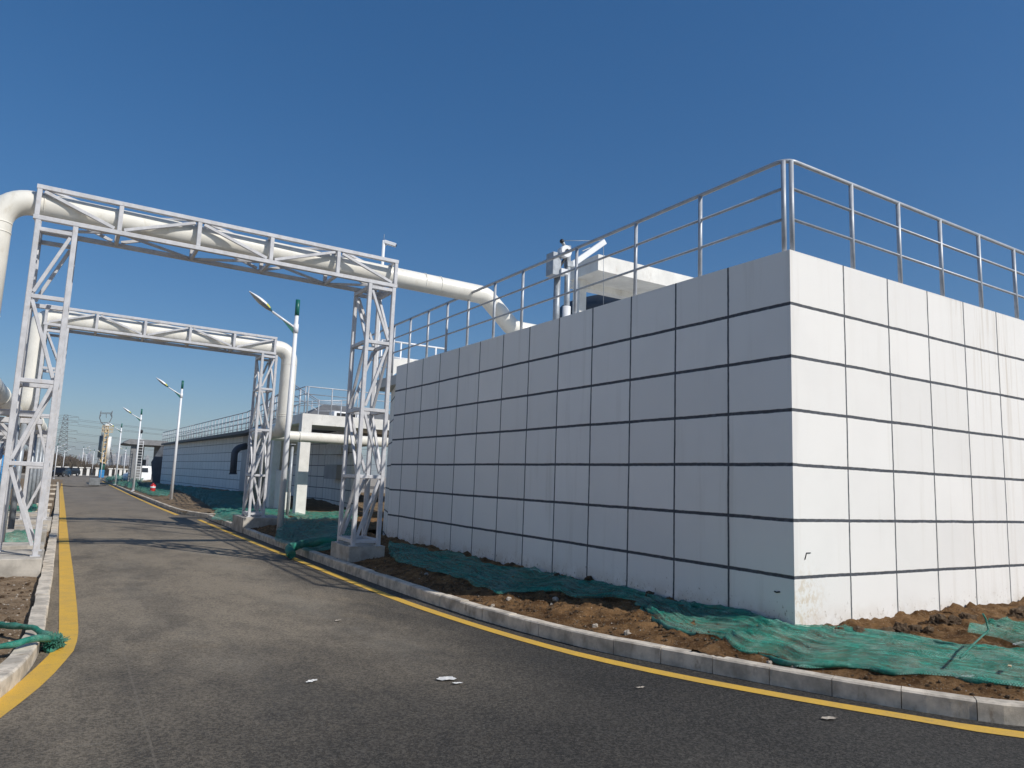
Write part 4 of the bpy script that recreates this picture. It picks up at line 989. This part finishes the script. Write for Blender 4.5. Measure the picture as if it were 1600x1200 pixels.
S = [[(164, 665), (158, 660), (155.5, 653), (156.5, 648), (158, 642)], [(164, 665), (171, 660), (175, 652), (174.5, 647), (175.5, 642)]]
for c in S:
    for dy in (-1, 1):
        for a, b in zip(c, c[1:]): mb.beam(k2(*a)+Vector((0, dy*.6, 0)), k2(*b)+Vector((0, dy*.6, 0)), .24, bev=False)
for a, b in (((157, 646.5), (175, 646.5)), ((157, 645), (175, 645)), ((158, 660), (171, 660)), ((166, 646), (166, 653)), ((155.5, 653), (158, 648)), ((175, 652), (172, 647))): mb.beam(k2(*a), k2(*b), .2, bev=False)
mb.build('cup_head', 'dkgrey', t2)
lattice(t2, [(-3, -3, 0), (3, -3, 0), (3, 3, 0), (-3, 3, 0)], [tuple(k2(164, 665)+Vector((x, y, 0))) for x, y in ((-.7, -.7), (.7, -.7), (.7, .7), (-.7, .7))], 10, .22, 'dkgrey', 'mast')
b = Vector(t.location)
for i, (ax, az) in enumerate(arms):
    if ax < 0 and i % 2 == 0 and i > 6: continue
    P0 = b+Vector((ax, 0, az-1.2)); P1 = Vector((b.x+270+ax, yy+120, P0.z+(4 if i < 6 else 0))); pts = []
    for k in range(15):
        f = k/14; p = P0.lerp(P1, f); p.z -= 7*4*f*(1-f)*.6; pts.append(p)
    tag(MB().tube(pts, .06, 4, cap=False).build('power_cable', 'dkgrey'), 'thin sagging power line running right from the tall lattice pylon', 'power line', 'power lines between pylons')

# ---- boundary fence with white pillars
yf = 188
def fence_pillar(x, y, lb='white capped pillar of the boundary fence at the road end'):
    t = thing('fence_pillar', lb, 'pillar', (x, y, gz(y)), 'white pillars of the boundary fence')
    MB().box((-.27, -.27, 0), (.27, .27, 1.65)).build('shaft', 'white_render', t); MB().box((-.45, -.40, 1.65), (.45, .40, 1.85)).build('cap', 'white_render', t)
pxs = [72, 90, 103, 116, 126, 137, 151, 172, 181, 188, 194, 201, 226, 232]
xs_ = [AY(px, 742, yf).x for px in pxs]
for x in xs_: fence_pillar(x, yf)
for i, (a, b) in enumerate(zip(xs_, xs_[1:])):
    t = thing('fence_panel', 'black slatted metal fence panel between white boundary pillars', 'fence', ((a+b)/2, yf, gz(yf)), 'black panels of the boundary fence')
    w = (b-a)/2-.28; mb = MB(); n = max(3, int(w*2/.22))
    for k in range(n): x = -w+2*w*(k+.5)/n; mb.box((x-.09, -.03, .1), (x+.06, .03, 1.5))
    mb.build('slats', 'black', t); mb = MB()
    for z in (.2, 1.35): mb.box((-w, -.05, z), (w, .05, z+.09))
    mb.build('rails', 'black', t)
    MB().box((-w, -.15, 0), (w, .15, .18)).build('footing', 'dkgrey', t)

# ---- bare trees
def tree_mesh(seed, H):
    rnd = random.Random(seed); tr = MB(); cr = MB()
    def grow(mb, p, d, L, r, dep):
        q = p+d*L; mb.beam(p, q, r*2, bev=False)
        if dep == 0: return
        for k in range(rnd.choice((3, 4)) if dep > 1 else 5):
            nd = (d+Vector((rnd.uniform(-1, 1), rnd.uniform(-1, 1), rnd.uniform(-.1, .7)))*.62).normalized()
            grow(cr, p+d*L*rnd.uniform(.45, 1), nd, L*rnd.uniform(.55, .8), max(.012, r*.58), dep-1)
    grow(tr, Vector((0, 0, 0)), Vector((0, 0, 1)), H*.34, .10, 4)
    return tr, cr
protos = []
for sdd in (1, 2, 3, 4):
    tr, cr = tree_mesh(sdd, 7.0); t = thing('bare_tree', 'leafless brown tree in the winter thicket beyond the boundary fence', 'tree', (0, 0, -50), 'leafless trees beyond the fence')
    tr.build('trunk', 'bark', t); cr.build('crown', 'bark', t); protos.append(t)
rnd = random.Random(5); first = list(protos)
def hz(px): return np.interp(px, [-20, 60, 90, 105, 125, 150, 180, 240, 300], [690, 697, 702, 706, 716, 722, 726, 730, 732])
for k in range(170):
    px = rnd.uniform(-5, 152) if k < 120 else rnd.uniform(150, 245); y = rnd.uniform(205, 290); P = AY(px, 740, y)
    o = first.pop() if first else copy_tree(protos[k % 4]); topz = AY(px, hz(px)+rnd.uniform(-3, 5), y).z; s = max(.3, (topz-gz(y))/6.6)
    o.location = (P.x, y, gz(y)); o.scale = (s*rnd.uniform(.9, 1.4), s, s*rnd.uniform(.9, 1.05)); o.rotation_euler = (0, 0, rnd.uniform(0, 6))
# brush under trees
mb = MB(); rnd = random.Random(9)
for k in range(2600):
    px = rnd.uniform(-30, 260); y = rnd.uniform(195, 320); P = AY(px, 740, y); h = rnd.uniform(1.4, 4.2)*(1.1 if px < 130 else .75)
    for j in range(5): mb.beam((P.x+rnd.uniform(-.4, .4), y, gz(y)), (P.x+rnd.uniform(-1.2, 1.2), y+rnd.uniform(-.5, .5), gz(y)+h*rnd.uniform(.6, 1)), .09, bev=False)
mb.build('brushwood', 'hedge', kind='stuff')
# ---- distant flats
rnd = random.Random(3)
for i, (px, w, tp, mt) in enumerate([(121, 4, 712, 1), (128, 5, 709, 0), (136, 5, 708, 1), (140, 4, 711, 0), (165, 5, 714, 1), (171, 4, 709, 0), (176, 5, 711, 0), (181, 4, 706, 1), (186, 5, 712, 0), (193, 5, 708, 1), (198, 4, 713, 0), (204, 6, 711, 1), (228, 5, 713, 0), (160, 4, 712, 0)]):
    y = 2300+rnd.uniform(-150, 250); a = AY(px-w/2, 738, y); b = AY(px+w/2, 738, y); zt = AY(px, tp, y).z; g = gz(y)
    t = thing('apartment_tower', 'pale distant apartment tower on the hazy skyline by the silo', 'building', ((a.x+b.x)/2, y, g), 'distant apartment towers'); w_ = (b.x-a.x)/2
    MB().box((-w_, 0, 0), (w_, 14, zt-g)).build('block', 'flats' if mt == 0 else 'flats_grey', t)
    MB().box((-w_*.35, 2, zt-g), (w_*.35, 9, zt-g+5)).build('lift_house', 'flats', t)
    mb = MB()
    for k in (-.6, -.05, .5): mb.box((w_*k, -.3, 2), (w_*k+w_*.22, -.02, zt-g-3))
    mb.build('window_strip', 'dkgrey', t)

# ================================================================= GREEN NETTING
def net_strip(name, label, front, back, nv=18, step=.06, lift=.035, fold=.05, mat='net', soil=soil_n, seed=0, fs=3.0, hfix=None, group=None):
    a = densify([(p.x, p.y) for p in front], step); b = densify([(p.x, p.y) for p in back], step); n = int(max(len(a), len(b))*1.0)
    def rs(q):
        L = [0]
        for u, v in zip(q, q[1:]): L.append(L[-1]+(v-u).length)
        return [Vector((np.interp(L[-1]*k/(n-1), L, [p.x for p in q]), np.interp(L[-1]*k/(n-1), L, [p.y for p in q]), 0)) for k in range(n)]
    a = rs(a); b = rs(b); vs = []; uvs = []
    for i in range(n):
        s = i*step
        for j in range(nv+1):
            f = j/nv
            e = .05*noise.noise(Vector((s*2.3, seed, 0)))*(1-f)*2+.05*noise.noise(Vector((s*2.7, seed+5, 0)))*f*2
            p = a[i].lerp(b[i], max(-.05, min(1.05, f+e*.8)))
            # long folds roughly along the sheet
            w = f*(b[i]-a[i]).length
            q1 = w*fs*1.3+.8*noise.noise(Vector((s*fs*.25, w*fs*.3, 1)))
            h = max(0, 1-abs(noise.noise(Vector((s*fs*.15+seed, q1, seed))))*4)**2*fold*1.1+abs(noise.noise(Vector((s*fs*.28, q1*.6, seed+2))))*fold
            h += max(0, 1-abs(noise.noise(Vector((s*fs*.3, q1*2.8+seed, 3))))*5)*fold*.45
            edge = .02 if j in (0, nv) else 0
            z = soil(p.x, p.y)+lift*(1-(.8 if j in (0, nv) else 0))+h*(1 if 0 < j < nv else .25)
            vs.append((p.x, p.y, z)); uvs.append((s, w))
    m = nv+1; mb = MB().add(vs, [(i*m+k, (i+1)*m+k, (i+1)*m+k+1, i*m+k+1) for i in range(n-1) for k in range(nv)], True)
    o = mb.build(name, mat); tag(o, label, 'netting', group)
    uv = o.data.uv_layers.new(name='UVMap')
    for lp in o.data.loops: uv.data[lp.index].uv = uvs[lp.vertex_index]
    c = Vector(vs[0]); 
    return o
def roll(name, label, pts, r, seed=0, mat='net_thick', group=None):
    q = []; rr_ = []
    dp = densify([(p[0], p[1]) for p in pts], .06); L = [0]
    for u, v in zip(dp, dp[1:]): L.append(L[-1]+(v-u).length)
    zs = np.interp(L, np.linspace(0, L[-1], len(pts)), [p[2] for p in pts])
    for i, p in enumerate(dp):
        q.append(Vector((p.x+.02*noise.noise(Vector((i*.31, seed, 0))), p.y, float(zs[i])+.02*noise.noise(Vector((i*.23, seed, 4)))))); rr_.append(r*(1+.45*noise.noise(Vector((i*.27, seed, 8)))))
    mb = MB().tube(q, rr_, 14)
    for k, v in enumerate(mb.v):
        d = noise.noise(Vector(v)*14)*r*.35; mb.v[k] = (v[0]+d, v[1]+d*.5, v[2]+d)
    return tag(mb.build(name, mat), label, 'netting', group)
def G(pts, h=.27): return [AS(x, y, .03) for x, y in pts]
front = G([(606, 858), (614, 876), (665, 890), (720, 907), (775, 924), (812, 926), (860, 927), (900, 934), (960, 937), (995, 943), (1037, 975), (1082, 987), (1112, 992), (1150, 1010), (1197, 1021), (1225, 1037), (1250, 1042), (1287, 1044), (1355, 1040), (1400, 1050), (1450, 1048), (1525, 1062), (1600, 1071), (1660, 1080)], .26)
back = G([(608, 846), (662, 855), (725, 867), (760, 878), (800, 889), (862, 896), (907, 908), (960, 914), (1000, 918), (1050, 938), (1100, 948), (1150, 957), (1200, 966), (1242, 977), (1325, 986), (1425, 998), (1500, 1010), (1600, 1022), (1660, 1028)], .31)
back = [Vector((min(p.x, X0-.04) if p.y > Y0-.02 else p.x, p.y, 0)) for p in back]
net_strip('debris_netting', 'long green debris netting sheet draped along the bank below the near tank walls', front, back, nv=70, step=.03, fold=.030, lift=.012, seed=2)
roll('rolled_netting', 'green netting edge bunched into a ridge along the front of the long sheet', [(p.x+.02, p.y+.03, soil_r(p.x, p.y)+.025) for p in front[9:23]], .026, seed=4)
roll('rolled_netting', 'green netting edge bunched up against the shaded wall side of the long sheet', [(p.x-.05, p.y-.02, soil_r(p.x-.05, p.y)+.03) for p in back[6:17]], .03, seed=14)
# loose bits at far right
f2 = G([(1512, 990), (1560, 998), (1620, 1020)], .33); b2n = G([(1520, 984), (1570, 982), (1640, 990)], .35)
net_strip('debris_netting', 'torn end of green netting lying higher on the bank at the right edge', f2, b2n, nv=10, step=.05, fold=.05, seed=6)
P0 = AZ(1500, 1028, .35); P1 = AZ(1545, 993, .4)
tag(MB().tube([P0, P0.lerp(P1, .5)+Vector((0, 0, .03)), P1+Vector((0, 0, .05)), P1+Vector((.02, .03, .15)), P1+Vector((-.03, .03, .2))], .009, 6).build('netting_strand', 'net_thick'), 'twisted green strand sticking up from the netting near the right edge', 'netting strand')
# tower foot and verge nets
sh = lambda pts, h=.28: [AG(x, y, h) for x, y in pts]
net_strip('debris_netting', 'dark green netting heaped between the two gantry towers behind the kerb', sh([(430, 836), (470, 848), (510, 851), (545, 850)]), sh([(440, 806), (480, 808), (520, 806), (560, 806)]), nv=34, step=.06, fold=.07, lift=.03, seed=8)
net_strip('debris_netting', 'sunlit green netting spread in front of the white portal', sh([(330, 806), (370, 809), (440, 806), (500, 808), (556, 806)], .26), sh([(352, 789), (400, 789), (440, 791), (500, 800), (556, 796)], .26), nv=20, step=.12, fold=.04, lift=.02, seed=9)
net_strip('debris_netting', 'broad green netting covering the low mound before the long far tank', sh([(276, 768), (300, 776), (322, 786), (345, 799), (380, 800), (440, 800)], .3), sh([(255, 758), (290, 762), (330, 768), (380, 772), (440, 778)], .5), nv=40, step=.2, fold=.05, lift=.03, seed=10, fs=1.2)
net_strip('debris_netting', 'green netting on the verge between the second and third street lamps', sh([(212, 766), (224, 770), (236, 774), (248, 776), (262, 776)], .2), sh([(212, 752), (232, 755), (250, 758), (262, 761), (275, 764)], .4), nv=24, step=.25, fold=.06, lift=.04, seed=11, fs=1)
net_strip('debris_netting', 'far green netting mound beside the fourth street lamp', sh([(166, 752), (178, 756), (195, 761), (212, 766)], .2), sh([(164, 747), (180, 745), (200, 747), (225, 752)], .3), nv=14, step=.8, fold=.3, lift=.08, seed=12, fs=.35)
k0 = [AZ(456, 866, .10), AZ(452, 856, .2), AZ(462, 850, .26), AZ(490, 846, .30), AZ(520, 846, .30), AZ(548, 845, .30)]
roll('rolled_netting', 'green netting twisted like a hose and hanging over the kerb by the near tower', [tuple(p) for p in k0], .085, seed=21)
# netting over left kerb corner
a = AZ(0, 978, .15); 
roll('netting_rope', 'green netting twisted into a rope across the soil at the left kerb corner', [tuple(AZ(-30, 972, .16)), tuple(AZ(0, 977, .17)), tuple(AZ(35, 980, .19)), tuple(AZ(62, 983, .2)), tuple(AZ(78, 994, .17))], .028, seed=31)
roll('netting_rope', 'lower green netting rope crossing the top of the left kerb', [tuple(AZ(-40, 1024, .16)), tuple(AZ(0, 1013, .17)), tuple(AZ(38, 1003, .19)), tuple(AZ(60, 996, .2)), tuple(AZ(80, 998, .17))], .028, seed=33)
mb = MB(); c = AZ(82, 1005, .06); rnd = random.Random(4)
mb.ball(c, (.075, .11, .065), seed=3, rough=.5, seg=22, rings=14)
for k in range(260):
    d = Vector((rnd.gauss(0, 1), rnd.gauss(0, 1), abs(rnd.gauss(0, 1))*.9)).normalized(); s = rnd.uniform(.04, .085); p = c+Vector((d.x*.07, d.y*.10, d.z*.05)); q = p+d*s*.55+Vector((rnd.gauss(0, .02), rnd.gauss(0, .02), rnd.gauss(0, .012)))
    mb.beam(p, q, .006, bev=False)
tag(mb.build('netting_tuft', 'net_thick'), 'frayed knot of green netting hanging onto the road at the left kerb corner', 'netting')
net_strip('debris_netting', 'scrap of green netting tucked behind the left gantry plinth', [V(-1.6, 16.9), V(-.9, 16.95), V(-.3, 17.0)], [V(-1.6, 17.5), V(-.9, 17.55), V(-.3, 17.5)], nv=8, step=.07, fold=.12, lift=.14, soil=soil_l, seed=40)
net_strip('debris_netting', 'green netting patch in the left plot beyond the farther gantry', [V(-3.2, 27), V(-2.0, 27.2), V(-.7, 27)], [V(-3.2, 30), V(-2, 30.4), V(-.7, 30)], nv=12, step=.2, fold=.15, lift=.12, soil=lambda x, y: gz(y)+.1, seed=41)

# ================================================================= LITTER
def litter(name, label, px, py, w, h, rot, seed, mat='paper', cat='paper'):
    P = AZ(px, py, .006); mb = MB(); n = 9; vs = []
    for i in range(n):
        for j in range(n):
            u = i/(n-1)-.5; v = j/(n-1)-.5; cut = 1-.55*max(0, noise.noise(Vector((u*3, v*3, seed)))+.25)
            x = u*w*cut+v*w*.25; y = v*h*(1-abs(u)*.9); vs.append((x*math.cos(rot)-y*math.sin(rot), x*math.sin(rot)+y*math.cos(rot), .005+.010*abs(noise.noise(Vector((u*5, v*5, seed+2))))))
    mb.add(vs, [(i*n+j, (i+1)*n+j, (i+1)*n+j+1, i*n+j+1) for i in range(n-1) for j in range(n-1)], False)
    o = mb.build(name, mat); o.location = P; return tag(o, label, cat)
litter('paper_scrap', 'torn white paper scrap on the asphalt, largest of the litter', 697, 1061, .17, .14, -.6, 1)
litter('paper_scrap', 'small bright scrap pointing off the corner of the largest paper', 715, 1068, .09, .05, -.4, 2)
litter('paper_scrap', 'thin white paper strip lying on the asphalt left of the largest scrap', 487, 1065, .11, .06, .2, 3)
litter('dry_leaf', 'curled pale dry leaf on the dark asphalt near the right kerb', 1296, 1123, .13, .07, -.5, 4, 'stone', 'leaf')
litter('paper_scrap', 'faint grey smear of paper on the asphalt below the kerb bend', 1000, 1075, .08, .03, -.3, 5, 'stone')
litter('paper_scrap', 'tiny pale scrap on the worn asphalt left of the shadow tip', 528, 970, .09, .05, .1, 7, 'stone')
P = AZ(1508, 1054, .22); o = litter('plastic_scrap', 'crumpled white plastic scrap under the netting edge at the right', 1508, 1054, .20, .07, -.3, 8, 'paper', 'plastic scrap'); o.location = (P.x, P.y, soil_r(P.x, P.y)+.02)
P = AZ(1577, 1030, .36); o = MB().box((-.06, -.012, 0), (.06, .012, .012)).build('wood_offcut', 'tan'); o.location = (P.x, P.y, soil_r(P.x, P.y)+.10); o.rotation_euler = (0, .1, .4); tag(o, 'short pale wood offcut on the green netting near the right edge', 'wood scrap')
P = AZ(1590, 984, .36); o = MB().box((-.12, -.012, 0), (.12, .012, .012)).build('wood_offcut', 'paper'); o.location = (P.x, P.y, soil_r(P.x, P.y)+.02); o.rotation_euler = (0, 0, .1); tag(o, 'white batten lying on the soil close to the wall at the right edge', 'wood scrap')

# ================================================================= AIR
m = bpy.data.materials.new('haze'); m.use_nodes = True; m.node_tree.nodes.clear()
vo = m.node_tree.nodes.new('ShaderNodeVolumePrincipled'); vo.inputs['Color'].default_value = (.80, .86, .95, 1); vo.inputs['Density'].default_value = .00022; vo.inputs['Anisotropy'].default_value = .2
oo = m.node_tree.nodes.new('ShaderNodeOutputMaterial'); m.node_tree.links.new(vo.outputs[0], oo.inputs['Volume']); MAT['haze'] = m
MB().box((-3100, -200, -2.2), (4100, 4600, 95)).build('haze', 'haze', kind='stuff')
